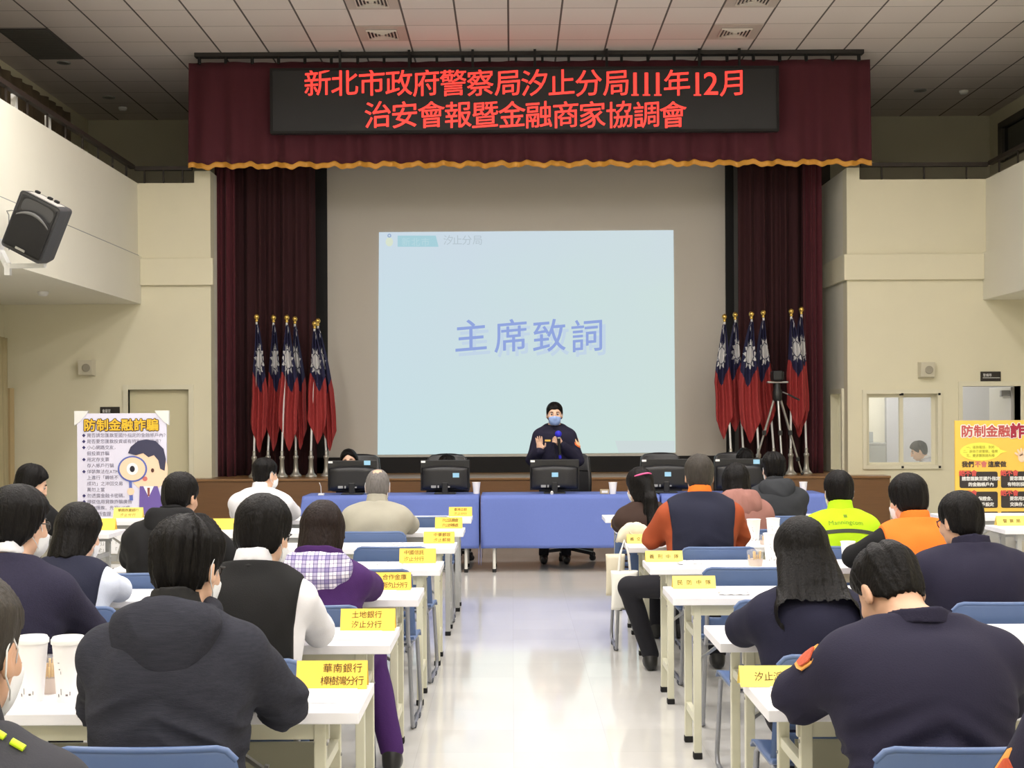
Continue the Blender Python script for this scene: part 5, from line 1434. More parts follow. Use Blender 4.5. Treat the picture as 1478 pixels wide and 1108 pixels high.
def head_sdf(F, J, o=0.0, ears=True):
    Hp, hs, M = J.Hp, J.hs, J.M
    E = lambda c, r, k=.02, op='u': F.ell(Hp(*c), tuple((q + o) * hs for q in r), k, op, M)
    C = lambda a, b, ra, rb=None, k=.012, op='u': F.cap(Hp(*a), Hp(*b), (ra + o) * hs, (rb if rb is None else rb + o) and ((ra if rb is None else rb) + o) * hs, k, op)
    E((0, -.012, .028), (.075, .094, .090))
    E((0, .030, -.030), (.060, .062, .078), .04)
    E((0, .052, -.088), (.030, .026, .022), .035)
    E((0, .012, -.070), (.056, .056, .034), .03)
    for s in (-1, 1):
        E((s * .042, .062, -.026), (.022, .02, .022), .02)
        E((s * .032, .088, .006), (.018, .014, .011), .014, 's')
    C((0, .088, .022), (0, .100, .008), .009, .010, .016)
    C((0, .094, .008), (0, .112, -.030), .008, .013, .012)
    for s in (-1, 1): E((s * .013, .098, -.032), (.009, .010, .008), .008)
    C((-.018, .084, -.063), (.018, .084, -.063), .012, .012, .012)
    if ears:
        for s in (-1, 1):
            E((s * .079, -.012, -.012), (.010, .020, .033), .010)
            E((s * .087, -.006, -.008), (.005, .010, .018), .006, 's')

def torso(F, J, o):
    b = J.bulk; P, C, S, N, sw = J.P, J.C, J.S, J.N, J.sw
    F.ell(P + V3(0, 0, .03), (.170 + b * .6 + o, .128 + b * .6 + o, .11 + o), .04)
    m = (P + C) / 2
    F.ell(m + V3(0, .012, 0), (.150 + b + o, .112 + b * .9 + o, .16 * J.ts + o), .07)
    F.ell(C + V3(0, .0, .02), (.168 + b * .9 + (sw - .165) * .6 + o, .118 + b * .6 + o, .155 * J.ts + o), .07)
    F.ell(S + V3(0, -.012, -.035), (sw * .88 + o, .098 + b * .5 + o, .095 + o), .06)
    F.cap(J.sh[0] + V3(.03, 0, 0), J.sh[1] - V3(.03, 0, 0), .058 + b * .3 + o, None, .06)
    for i, s in enumerate((-1, 1)):
        F.cap(N + V3(s * .030, -.012, .012), J.sh[i] - V3(s * .05, .008, -.022), .046 + o, .048 + o, .05)

def limbs(F, J, o, arms=True, legs=True, cut=0.0):
    b = J.bulk
    for i, s in enumerate((-1, 1)):
        if arms:
            w = J.wr[i] + (J.el[i] - J.wr[i]) * cut
            F.cap(J.sh[i], J.el[i], .054 + b * .35 + o, .044 + b * .2 + o, .035)
            F.cap(J.el[i], w, .043 + b * .2 + o, .029 + b * .1 + o, .02)
        if legs:
            F.cap(J.hip[i], J.kn[i], .074 + b * .2 + o, .054 + o, .03); F.cap(J.kn[i], J.an[i], .054 + o, .040 + o, .03)
            F.cap(J.an[i] + V3(0, -.02, -.045), J.an[i] + V3(0, .11, -.055), .032 + o, .026 + o, .03)

def hand(F, w, d, n, s, curl, sc):
    """palm, four unequal fingers with knuckle bends and a thumb from the side of the palm; n is the back of the hand"""
    d = d / np.linalg.norm(d); n = n - d * (n @ d); n /= np.linalg.norm(n); t = np.cross(d, n) * s   # towards the thumb when s mirrors
    t = np.cross(n, d) * (1 if s < 0 else -1) * -1.0
    Mx = np.stack([np.cross(d, n), d, n], 1)
    F.ell(w + d * .045 * sc, (.040 * sc, .050 * sc, .016 * sc), .018, 'u', Mx)
    for q, (off, L) in enumerate(((.030, .072), (.010, .080), (-.010, .075), (-.029, .060))):
        p = w + d * .082 * sc + t * off * sc; dirv = d + t * off * 2.2; dirv /= np.linalg.norm(dirv)
        seg = [.42, .32, .26]; ang = 0
        for k, g in enumerate(seg):
            ang += curl * (.55 if k == 0 else .75)
            dv = dirv * math.cos(ang) - n * math.sin(ang)
            e = p + dv * L * g * sc
            F.cap(p, e, (.0092 - .0008 * k) * sc, (.0086 - .0010 * k) * sc, .006); p = e
    p = w + d * .022 * sc + t * .030 * sc
    dv = d * .55 + t * .75 - n * (.25 + .4 * min(1, curl)); dv /= np.linalg.norm(dv)
    e = p + dv * .042 * sc; F.cap(p, e, .0125 * sc, .0105 * sc, .012)
    dv = d * .9 + t * (.35 - .5 * min(1, curl)) - n * (.2 + .3 * min(1, curl)); dv /= np.linalg.norm(dv)
    F.cap(e, e + dv * .034 * sc, .0100 * sc, .0085 * sc, .006)

def local(J, X, Y, Z):
    x, y, z = X - J.H[0], Y - J.H[1], Z - J.H[2]; M = J.M
    return ((M[0][0] * x + M[1][0] * y + M[2][0] * z) / J.hs, (M[0][1] * x + M[1][1] * y + M[2][1] * z) / J.hs, (M[0][2] * x + M[1][2] * y + M[2][2] * z) / J.hs)

def do_hair(J, kind, m, vox, seed):
    hs, Hp = J.hs, J.Hp
    opt = dict(top=.016, side=.010, back=.012, nape=-.075, ear=-.012, front=.088, spike=.004, long=None, thin=False)
    if kind == 'short': pass
    elif kind == 'fade': opt.update(side=.005, back=.006, nape=-.060, ear=.0, top=.018, spike=.005)
    elif kind == 'full': opt.update(top=.024, side=.016, back=.019, nape=-.088, ear=-.018, spike=.005)
    elif kind == 'spiky': opt.update(top=.024, side=.011, back=.013, nape=-.070, spike=.009)
    elif kind == 'buzz': opt.update(top=.008, side=.005, back=.006, nape=-.065, spike=.0015)
    elif kind == 'bald': opt.update(top=.006, side=.007, back=.008, nape=-.068, spike=.002, thin=True)
    elif kind == 'bob': opt.update(top=.022, side=.026, back=.024, nape=-.125, ear=-.110, spike=.004)
    elif kind in ('long', 'pony'): opt.update(top=.020, side=.015, back=.018, nape=-.10, ear=-.10, spike=.0025)
    elif kind == 'halflong': opt.update(top=.022, side=.024, back=.024, nape=-.15, ear=-.14, spike=.003)
    ext = .17 if kind not in ('long', 'pony') else .62
    lo = J.H - V3(.2, .24, ext) ; hi = J.H + V3(.2, .2, .19)
    F = Field(lo, hi, vox)
    rs = np.random.RandomState(seed); nn = [(rs.randint(5, 11), rs.uniform(-25, 25), rs.uniform(0, 6.28)) for _ in range(3)] + [(rs.randint(16, 30), rs.uniform(-30, 30), rs.uniform(0, 6.28)) for _ in range(4)]
    wv = waves(seed, (30, 30, 22), 4)
    cz = .10
    def base(X, Y, Z):
        x, y, z = local(J, X, Y, Z)
        # head form grown by a thickness that changes over the scalp
        up = np.clip((z + .02) / .09, 0, 1); bk = np.clip((.02 - y) / .08, 0, 1)
        th = opt['side'] + (opt['top'] - opt['side']) * up * up + (opt['back'] - opt['side']) * bk * (1 - up)
        low = np.clip((opt['nape'] + .045 - z) / .045, 0, 1)
        if kind in ('short', 'fade', 'full', 'spiky', 'buzz', 'bald'): th = th * (1 - .65 * low)
        r = (.075, .094, .090)
        def el(c, r):
            a, b, c_ = x - c[0], y - c[1], z - c[2]
            k0 = np.sqrt((a / r[0]) ** 2 + (b / r[1]) ** 2 + (c_ / r[2]) ** 2); k1 = np.sqrt((a / r[0] ** 2) ** 2 + (b / r[1] ** 2) ** 2 + (c_ / r[2] ** 2) ** 2)
            return k0 * (k0 - 1) / (k1 + 1e-6)
        d = el((0, -.012, .028), r)
        d2 = el((0, -.022, -.035), (.066, .066, .075)); k = .03; t = np.clip(.5 + .5 * (d - d2) / k, 0, 1); d = d * (1 - t) + d2 * t - k * t * (1 - t)
        if kind in ('bob', 'long', 'halflong', 'pony'):
            zc = np.maximum(z, .006); fl_ = 1 - .07 * np.clip(-z / .1, 0, 1.2)
            a_, b_, c_ = x * fl_ / .075, (y * fl_ + .012) / .094, (zc - .028) / .090
            k0 = np.sqrt(a_ * a_ + b_ * b_ + c_ * c_); d = (k0 - 1) * .082
        ang = np.arctan2(x, -(y + .03)); rr = np.sqrt(x * x + (y + .03) ** 2)
        sp = 0
        for i, (a, mz, ph) in enumerate(nn): sp = sp + np.sin(a * ang + mz * z + ph) * (1.0 if i < 3 else .6)
        d = d - th - opt['spike'] * sp * .35 * np.clip(rr / .03, 0, 1)
        # hair line: front plane and nape plane
        fl = y * .80 - z * .60 - (opt['front'] * .80 - .085 * .60) + .009 * np.sin(26 * x + seed) + .004 * np.sin(95 * x + seed)
        side_y = y - (.030 + np.clip(z, 0, 1) * .8 + .010 * np.sin(60 * z))
        cutf = np.maximum(fl, side_y)
        cutf = np.where(z > .055, fl, cutf)
        cutn = opt['ear'] + (opt['nape'] - opt['ear']) * np.clip((.005 - y) / .06, 0, 1) - z + .004 * np.sin(ang * 17)
        d = np.maximum(d, np.maximum(cutf, cutn) * .9)
        if opt['thin']: d = np.maximum(d, .036 - np.sqrt(x * x + (y + .045) ** 2 * .8 + (z - .115) ** 2) + .006 * np.sin(ang * 9))
        return d * hs
    F.apply(base, None, None, 0, 'u')
    if kind in ('long', 'pony'):
        G = Field(lo, hi, vox)
        if kind == 'pony':
            a = Hp(0, -.115, .0)
            G.cap(a, a + V3(.02, -.045, -.09), .030, .034, .02).cap(a + V3(.02, -.045, -.09), V3(.05, J.S[1] - .135, J.S[2] - .04), .040, .052, .03).cap(V3(.05, J.S[1] - .135, J.S[2] - .04), V3(.075, J.C[1] - .15, J.C[2] - .02), .052, .030, .03)
            G.cap(a + V3(.02, -.045, -.09), V3(-.03, J.S[1] - .12, J.S[2] - .05), .03, .02, .03)
        else:
            for s, bz in ((-.055, .0), (-.02, -.05), (.02, -.04), (.055, .02), (-.07, .06), (.075, .07)):
                a = Hp(s * 1.0, -.075 + abs(s) * .5, -.03); e = V3(s * 1.75 + J.H[0] * .3 + .02, J.S[1] - .125 - .0 * abs(s), J.C[2] - .02 + bz)
                mid = V3(s * 1.35 + J.H[0] * .8, J.S[1] - .120, J.S[2] + .02)
                G.cap(a, mid, .032, .036, .03).cap(mid, e, .036, .020, .03)
        st = lambda X, Y, Z: .0022 * np.sin(210 * X + 3 * np.sin(7 * Z + 2)) + .0014 * np.sin(390 * X - 8 * Z) + 0 * Y
        G.apply(st, op='a')
        k_ = .035; t_ = np.clip(.5 + .5 * (F.A - G.A) / k_, 0, 1); F.A = F.A * (1 - t_) + G.A * t_ - k_ * t_ * (1 - t_)
    J.g['hair'] = F.obj('hair', m, J.body)

def face_mask(J, m):
    hs = J.hs
    F = Field(J.H - V3(.13, .13, .16), J.H + V3(.13, .17, .06), .006)
    head_sdf(F, J, .006, False)
    F.ell(J.Hp(0, .075, -.055), (.050 * hs, .042 * hs, .048 * hs), .03, 'u', J.M)
    def cut(X, Y, Z):
        x, y, z = local(J, X, Y, Z)
        return np.maximum(np.maximum(z + .020 + .25 * np.abs(x) - .012, -.112 - z), np.maximum(np.abs(x) - .064, .030 - y)) * hs
    F.apply(cut, op='i', k=.004)
    o = F.obj('face_mask', m, J.body)
    st = MB()
    for s in (-1, 1):
        st.tube([J.Hp(s * .062, .048, -.022), J.Hp(s * .080, .016, .006), J.Hp(s * .084, -.016, .028), J.Hp(s * .086, -.034, .004), J.Hp(s * .083, -.026, -.036), J.Hp(s * .074, .012, -.060), J.Hp(s * .058, .046, -.082)], .0015, 6)
    st.build('ear_loop', M_MASKW, o)

# ---- garments (each returns a builder called with the posed skeleton)
def bounds(J, m=.16):
    pts = np.array([J.P, J.N, *J.sh, *J.el, *J.wr]); return pts.min(0) - V3(m, m + .05, m), pts.max(0) + V3(m, m, m)
def folds(J, seed, amp):
    w1 = waves(seed, (9, 12, 42), 4); w2 = waves(seed + 1, (26, 26, 26), 4)
    zc, zs = J.C[2], J.S[2]
    def fn(X, Y, Z):
        low = np.clip((zs - .06 - Z) / .16, 0, 1)
        ridge = np.abs(w1(X + .35 * np.abs(X) * 0, Y, Z + .55 * np.abs(X)))
        return amp * (1.6 * low * (ridge - .3) + .55 * w2(X, Y, Z))
    return fn
def top_garment(name, m, o=.012, sleeve=.03, amp=.006, hem=-.05, vox=.009, sleeves=True, extra=None, neck=.015):
    def go(J):
        lo, hi = bounds(J); F = Field(lo, hi, vox)
        torso(F, J, o); 
        if sleeves: limbs(F, J, o, True, False, sleeve)
        else:
            pass
        if extra: extra(F, J)
        F.apply(folds(J, J.seed + 5, amp), op='a')
        F.apply(lambda X, Y, Z: (J.P[2] + hem) - Z + 0 * X + 0 * Y, op='i', k=.01)
        F.apply(lambda X, Y, Z: Z - (J.N[2] + neck + .022) + (Y - J.N[1]) * .25 + 0 * X, op='i', k=.01)
        if not sleeves:
            for i, s in enumerate((-1, 1)):
                F.ell(J.sh[i] + V3(s * .045, .0, -.05), (.052, .16, .15), .01, 's')
                F.apply(lambda X, Y, Z: s * (X - J.sh[i][0]) + .004 + .20 * np.clip(J.S[2] - .1 - Z, -.1, .0) + 0 * Y, op='i', k=.01)
        J.g[name] = F.obj(name, m, J.body)
    return go
def collar(name, m, r=.068, h=.035, t=.008, drop=0.0, tilt=-.30, vox=.007, front_gap=0.0, dz=0.0):
    """standing band around the neck"""
    def go(J):
        c = J.N + V3(0, .006, .046 + dz); F = Field(c - V3(.15, .15, .11), c + V3(.15, .15, .12), vox)
        def fn(X, Y, Z):
            x, y = X - c[0], Y - c[1]; z = Z - c[2] - tilt * y
            q = np.sqrt(x * x + (y * .93) ** 2); rad = r + .25 * np.clip(-z, -.02, .06)
            return np.maximum(np.abs(q - rad) - t, np.abs(z) - h) * .9
        F.apply(fn, None, None)
        F.apply(lambda X, Y, Z: .0015 * np.sin(60 * X + 40 * Y) + 0 * Z, op='a')
        if front_gap: F.apply(lambda X, Y, Z: np.minimum(front_gap - np.abs(X - c[0]), (Y - c[1])) + 0 * Z, op='s')
        J.g[name] = F.obj(name, m, J.body)
    return go
def hood(name, m, w=.15, d=.06, h=.12, dz=-.03, dy=-.085, vox=.009, amp=.006, lining=None):
    """hood lying on the upper back"""
    def go(J):
        c = J.N + V3(0, dy - .012, dz + .022); F = Field(c - V3(w + .1, .18, h + .1), c + V3(w + .1, .22, .16), vox)
        F.ell(c + V3(0, -.01, -.02), (w, d, h * .72), .03); F.ell(c + V3(0, -.022, -h * .48), (w * .62, d * .8, h * .5), .04)
        for s in (-1, 1):
            F.cap(c + V3(s * w * .75, .01, .02), J.N + V3(s * .075, .05, .02), .040, .026, .04)
            F.cap(J.N + V3(s * .075, .05, .02), J.N + V3(s * .045, .085, -.05), .026, .018, .03)
        F.cap(c + V3(-w * .6, -.005, .038), c + V3(w * .6, -.005, .038), .030, None, .03)
        F.ell(J.N + V3(0, .0, .06), (.070, .062, .075), .02, 's')
        w1 = waves(J.seed + 21, (34, 20, 24), 4); F.apply(lambda X, Y, Z: amp * np.abs(w1(X, Y, Z)) * 1.6 - amp * .6, op='a')
        J.g[name] = F.obj(name, m, J.body)
    return go
def patch(name, m, m2, side, z=-.06, size=.035, fy=-.35):
    """embroidered arm badge"""
    def go(J):
        i = 0 if side < 0 else 1
        p = J.sh[i] + (J.el[i] - J.sh[i]) * .33; ax = (J.el[i] - J.sh[i]); ax /= np.linalg.norm(ax)
        out = V3(side, fy, .1); out -= ax * (out @ ax); out /= np.linalg.norm(out); t = np.cross(ax, out)
        rad = .054 + J.bulk * .35 + .016
        def sh(sc, lift):
            V = []
            for k in range(9):
                for (u, v) in ((-1, 0),): pass
            pts = [(-.8, -1), (.8, -1), (1, -.75), (1, .35), (.6, .8), (0, 1.15), (-.6, .8), (-1, .35), (-1, -.75)]
            vs = []
            for l in (lift, lift - .004):
                for u, v in pts:
                    a = u * sc * size / rad
                    vs.append(p + ax * (v * size * sc * 1.15) + out * (rad * math.cos(a) + l - .02 + .016) + t * (rad * math.sin(a)))
            n = len(pts)
            return vs, [tuple(range(n)), tuple(range(2 * n - 1, n - 1, -1))] + [(k, k + n, (k + 1) % n + n, (k + 1) % n) for k in range(n)]
        o = MB().add(*sh(1, .006)).build(name, m, J.body)
        MB().add(*sh(.72, .009)).build('badge_centre', m2, o)
    return go
def strip(name, m, pts_fn, r, n=6):
    def go(J): MB().tube([tuple(q) for q in pts_fn(J)], r, n).build(name, m, J.body)
    return go

from mathutils.bvhtree import BVHTree
def on_back(name, src, m, shape_fn, lift=.003):
    """lay flat shapes (x, z) onto the back of a garment"""
    def go(J):
        me = J.g[src].data; bv = BVHTree.FromPolygons([v.co for v in me.vertices], [tuple(p.vertices) for p in me.polygons])
        pts, fs = shape_fn(J); vs = []
        for x, z in pts:
            h = bv.ray_cast(Vector((x, -1.5, z)), Vector((0, 1, 0)))
            vs.append((x, (h[0].y if h[0] else -.1) - lift, z))
        MB().add(vs, fs, 0, True).build(name, m, J.body)
    return go
def band(x0, x1, z0, h, dz=0.0, arc=0.0, n=30):
    def f(J):
        pts = []; fs = []
        for k in range(n + 1):
            u = -1 + 2 * k / n; x = J.S[0] + x0 + (x1 - x0) * k / n; z = J.S[2] + z0 - arc * u * u
            for q in range(4): pts.append((x, z + h * q / 3))
        for k in range(n):
            for q in range(3): fs.append((k * 4 + q, k * 4 + 4 + q, k * 4 + 5 + q, k * 4 + 1 + q))
        return pts, fs
    return f
def lettering(s, size, z0, arc=0.0, width=None):
    def f(J):
        vs, fs = text_geo(s, size, 0, 2)
        w = max(abs(v[0]) for v in vs); k = (width / 2 / w) if width else 1
        return [(J.S[0] + v[0] * k, J.S[2] + z0 + v[1] - arc * (v[0] / w) ** 2) for v in vs], fs
    return f
def plaid_mat():
    m = bpy.data.materials.new('purple_plaid'); m.use_nodes = True
    nt = m.node_tree; b = nt.nodes['Principled BSDF']; N = nt.nodes.new; L = nt.links.new
    tc = N('ShaderNodeTexCoord'); sp = N('ShaderNodeSeparateXYZ'); L(tc.outputs['Object'], sp.inputs[0])
    def stripe(ax, freq, thr):
        a = N('ShaderNodeMath'); a.operation = 'MULTIPLY'; L(sp.outputs[ax], a.inputs[0]); a.inputs[1].default_value = freq
        s_ = N('ShaderNodeMath'); s_.operation = 'SINE'; L(a.outputs[0], s_.inputs[0])
        g = N('ShaderNodeMath'); g.operation = 'GREATER_THAN'; L(s_.outputs[0], g.inputs[0]); g.inputs[1].default_value = thr
        return g.outputs[0]
    prev = None; col = rgb(232, 228, 240)
    for ax, fr, th, c, f in ((0, 130, .25, (92, 74, 150), .55), (2, 130, .25, (92, 74, 150), .55), (0, 390, .8, (60, 44, 110), .6), (2, 390, .8, (60, 44, 110), .6)):
        mx = N('ShaderNodeMix'); mx.data_type = 'RGBA'
        if prev: L(prev, mx.inputs['A'])
        else: mx.inputs['A'].default_value = col
        mx.inputs['B'].default_value = rgb(*c)
        q = N('ShaderNodeMath'); q.operation = 'MULTIPLY'; L(stripe(ax, fr, th), q.inputs[0]); q.inputs[1].default_value = f
        L(q.outputs[0], mx.inputs['Factor']); prev = mx.outputs['Result']
    L(prev, b.inputs['Base Color']); b.inputs['Roughness'].default_value = .9
    return m

# ---------------------------------------------------------------- who sits where
def seat(label, px, top_px, Y, chair=None, **kw):
    lean = kw.get('lean', .10); fc_ = kw.get('face', 0)
    yh = Y + (lean + .03) * math.cos(R(fc_))
    q = P(px, top_px, yh)
    X = q.x - kw.get('side', 0) * math.cos(R(fc_))
    kw['px'] = px
    if chair:
        cx, cy, lab = chair; put_chair(cx if cx is not None else X, Y + .02, lab)
    return person(label, X, Y, q.z, **kw)

C_HOODIE = mat('charcoal_marl', (46, 47, 56), .9, var=.4, scale=60, stretch=(.25, 1, 3), bump=.25, bscale=240, spec=.2)
C_NAVY = cloth('navy_police_cloth', (35, 33, 52)); C_NAVY2 = cloth('navy_jacket_cloth', (30, 30, 50)); C_NAVYV = cloth('navy_vest_cloth', (34, 36, 54))
C_NAVYK = mat('navy_knit', (44, 42, 60), .95, var=.2, scale=120, bump=.3, bscale=300, spec=.2)
C_BLACKV = cloth('black_knit_vest', (24, 24, 25)); C_BLACKJ = cloth('black_jacket_cloth', (26, 26, 28)); C_WHITE = cloth('white_shirt_cloth', (222, 222, 228)); C_PALEB = cloth('pale_blue_shirt_cloth', (212, 220, 238))
C_PURPLE = cloth('purple_coat_cloth', (66, 34, 92)); C_BEIGEJ = cloth('beige_jacket_cloth', (164, 160, 146)); C_LIME = cloth('lime_jacket_cloth', (178, 218, 30)); C_ORANGE = cloth('orange_vest_cloth', (250, 122, 44)); C_ORANGES = cloth('orange_sleeve_cloth', (158, 74, 44))
C_BROWN = cloth('brown_top_cloth', (62, 46, 40)); C_PINK = cloth('dusty_pink_puffer', (150, 106, 98)); C_SLATE = cloth('slate_hoodie_cloth', (52, 54, 58)); C_GREYJ = cloth('grey_jacket_cloth', (56, 56, 62)); C_PLAID = plaid_mat()
C_BADGE = mat('badge_orange', (232, 158, 74), .6, var=.3, scale=90); C_BADGE2 = mat('badge_red', (190, 80, 48), .6, var=.4, scale=120)

# ---- left block
seat('person in a charcoal marl hooded sweatshirt and glasses, leaning on the second left desk', 256, 754, 3.38, chair=(-.865, 3.36, 'blue plastic chair under the person in the charcoal hoodie, bottom left'),
     sw=.172, bulk=.024, lean=.12, pitch=14, yaw=-14, hair='spiky', vox=.0065, mask=M_MASKW, glasses=True, seed=1, side=.0,
     arms=[((-.225, .27, .80), (-.06, .50, .815)), ((.255, .27, .80), (.08, .52, .815))],
     wear=[top_garment('hoodie', C_HOODIE, .016, .02, .016, vox=.0065), hood('hood', C_HOODIE, .125, .080, .15, -.035, -.085, vox=.0065, amp=.010), collar('black_collar', M_BLACKM, .060, .028, .007, dz=.004)])
def lanyard(J):
    c = J.N + V3(0, -.01, .0)
    MB().tube([c + V3(-.085, .10, -.04), c + V3(-.078, .02, .018), c + V3(-.05, -.062, .034), c + V3(0, -.082, .036), c + V3(.05, -.062, .034), c + V3(.078, .02, .018), c + V3(.085, .10, -.04)], .007, 6).build('lanyard', M_BLACKM, J.body)
seat('person in a black knit vest over a white shirt with a dark lanyard', 368, 720, 4.50, chair=(None, 4.48, 'blue plastic chair under the person in the black knit vest'),
     sw=.158, bulk=.006, lean=.10, pitch=16, yaw=-16, hair='full', vox=.008, mask=M_MASKW, glasses=True, seed=2,
     wear=[top_garment('shirt', C_WHITE, .010, .05, .005, vox=.008), top_garment('vest', C_BLACKV, .024, 0, .005, sleeves=False, vox=.008), collar('shirt_collar', C_WHITE, .058, .026, .007, dz=.006), lanyard])
seat('person with dark bobbed hair in a purple coat with a plaid hood', 461, 733, 5.70, chair=(None, 5.68, 'blue plastic chair under the person in the purple coat'),
     sw=.152, bulk=.012, lean=.12, pitch=14, yaw=-8, hair='halflong', hm=H_BROWN, vox=.008, mask=M_MASKW, seed=3,
     legs=[(-.10, .38, .50, -.12, .34), (.20, .36, .50, .30, .26)], pants=C_PURPLE,
     wear=[top_garment('coat', C_PURPLE, .022, .02, .012, vox=.008), hood('plaid_hood', C_PLAID, .150, .075, .125, -.035, -.095, vox=.007), collar('purple_rim', C_PURPLE, .088, .016, .016, dz=-.002)])
seat('person with thinning grey hair in a pale beige jacket', 545, 678, 9.16, chair=(None, 9.14, 'blue plastic chair under the person in the beige jacket'),
     sw=.168, bulk=.020, lean=.08, pitch=4, hair='bald', hm=H_GREY, vox=.009, skin=SKIN2, seed=4, mask=M_MASKW,
     wear=[top_garment('jacket', C_BEIGEJ, .020, .02, .010), collar('jacket_collar', C_BEIGEJ, .066, .034, .009, dz=.0)])
seat('person in a white shirt with a white mask, before the wooden stage front', 377, 663, 10.34, chair=(None, 10.32, 'blue plastic chair under the person in the white shirt'),
     sw=.18, bulk=.012, lean=.08, pitch=6, yaw=-34, legs=[(-.02, .40, .50, .0, .34), (.16, .40, .50, .17, .34)], hair='fade', vox=.009, mask=M_MASKW, seed=5,
     wear=[top_garment('shirt', C_WHITE, .014, .03, .007), collar('shirt_collar', C_WHITE, .058, .026, .007)])
seat('person in a black hooded jacket sitting before the lavender poster', 252, 684, 6.86, chair=(-1.92, 6.84, 'blue plastic chair under the person in the black jacket, left'),
     sw=.172, bulk=.026, lean=.10, pitch=14, yaw=-18, hair='short', arms=[((-.23, .27, .84), (-.1, .48, .815)), ((.25, .27, .84), (.1, .48, .815))], vox=.009, seed=6, skin=SKIN2, side=.02,
     wear=[top_garment('jacket', C_BLACKJ, .026, .02, .014), hood('jacket_hood', C_BLACKJ, .125, .060, .10, -.01, -.07, amp=.010), collar('jacket_collar', C_BLACKJ, .066, .034, .010)])
seat('person with short bobbed black hair in a navy vest over a pale blue shirt', 104, 740, 5.70, chair=(-1.82, 5.66, 'grey-blue plastic chair under the person in the navy vest, left'),
     sw=.150, bulk=.004, lean=.10, pitch=16, yaw=-12, hair='bob', vox=.008, mask=M_MASKW, seed=7, arms=[((-.17, .27, .815), (-.1, .48, .805)), ((.165, .25, .815), (.05, .44, .805))],
     wear=[top_garment('shirt', C_PALEB, .010, .05, .005), top_garment('vest', C_NAVYV, .022, 0, .005, sleeves=False), collar('shirt_collar', C_PALEB, .060, .028, .007)])
seat('person in a navy knit sweater and round glasses at the left edge', 14, 708, 4.50, chair=(None, 4.48, 'blue plastic chair under the person in the navy sweater, left edge'),
     sw=.17, bulk=.018, lean=.10, pitch=10, yaw=-24, hair='full', vox=.008, glasses=True, mask=M_MASKW, seed=8, arms=[None, ((.23, .27, .815), (.10, .50, .805))],
     wear=[top_garment('sweater', C_NAVYK, .018, .02, .007, vox=.008), collar('shirt_collar', C_WHITE, .060, .020, .006, dz=.006)])
seat('person in a black jacket leaning forward at far left, face turned right', 28, 672, 9.16, chair=(-3.45, 9.12, 'blue plastic chair under the person in black at far left'),
     sw=.165, bulk=.02, lean=.10, pitch=24, yaw=-58, hair='full', vox=.009, seed=9, side=.03,
     wear=[top_garment('jacket', C_BLACKJ, .024, .02, .010), collar('jacket_collar', C_BLACKJ, .066, .035, .010), hood('jacket_hood', C_BLACKJ, .12, .06, .10, .0, -.07)])
def neon(J):
    me = J.g['jacket'].data; bv = BVHTree.FromPolygons([v.co for v in me.vertices], [tuple(p.vertices) for p in me.polygons]); mb = MB()
    for xs in ((.084, .100, .112), (.122, .132, .142)):
        mb.tube([(x, J.N[1] - .055, (bv.ray_cast(Vector((x, J.N[1] - .055, 2)), Vector((0, 0, -1)))[0] or Vector((0, 0, 1))).z + .005) for x in xs], .006, 8)
    mb.build('neon_toggle', mat('neon_yellow', (206, 240, 40), .5), J.body)
seat('person with grizzled hair and a mask in a dark grey jacket, bottom left corner', -66, 838, 2.02, chair=(-1.0, 2.0, 'blue plastic chair under the grizzled person, bottom left corner'),
     sw=.165, bulk=.012, lean=.12, pitch=10, yaw=-6, hair='fade', hm=H_SALT, vox=.0065, mask=M_MASKW, seed=10, skin=SKIN2,
     wear=[top_garment('jacket', C_GREYJ, .020, .02, .008, vox=.0065), collar('jacket_collar', C_GREYJ, .068, .040, .010, dz=.004), neon])

# ---- right block
seat('person with bowed head in a navy police jacket, large at the right front', 1318, 782, 3.34, chair=(1.05, 3.30, 'blue plastic chair under the bowed person in navy, bottom right'),
     sw=.188, bulk=.034, lean=.15, pitch=44, yaw=16, hair='fade', vox=.0065, seed=12, skin=SKIN2, arms=[((-.275, .28, .82), (-.12, .52, .812)), ((.27, .28, .82), (.10, .50, .812))],
     wear=[top_garment('police_jacket', C_NAVY, .020, .02, .014, vox=.0065), collar('police_collar', C_NAVY, .080, .022, .012, dz=-.030, tilt=-.35), patch('arm_badge', C_BADGE, C_BADGE2, -1, fy=.5)])
seat('person with long straight black hair in a navy jacket', 1166, 752, 4.53, chair=(1.06, 4.46, 'blue plastic chair under the long-haired person in navy'),
     sw=.155, bulk=.008, lean=.12, pitch=18, yaw=10, hair='long', vox=.007, legs=[(-.02, .38, .50, .0, .30), (.16, .38, .50, .17, .30)], mask=M_MASKW, seed=13, arms=[((-.205, .26, .815), (-.05, .44, .805)), None],
     wear=[top_garment('police_jacket', C_NAVY2, .018, .02, .008, vox=.008), collar('police_collar', C_NAVY2, .068, .024, .010, dz=-.008)])
seat('person with thinning crown in a navy police jacket before the yellow poster', 1398, 712, 5.70, chair=(None, 5.68, 'blue plastic chair under the balding person in navy, right'),
     sw=.190, bulk=.032, lean=.10, pitch=14, yaw=20, hair='short', vox=.008, glasses=True, seed=14, skin=SKIN2, side=-.03,
     wear=[top_garment('police_jacket', C_NAVY, .022, .02, .009), collar('police_collar', C_NAVY, .068, .026, .012, dz=-.008)])
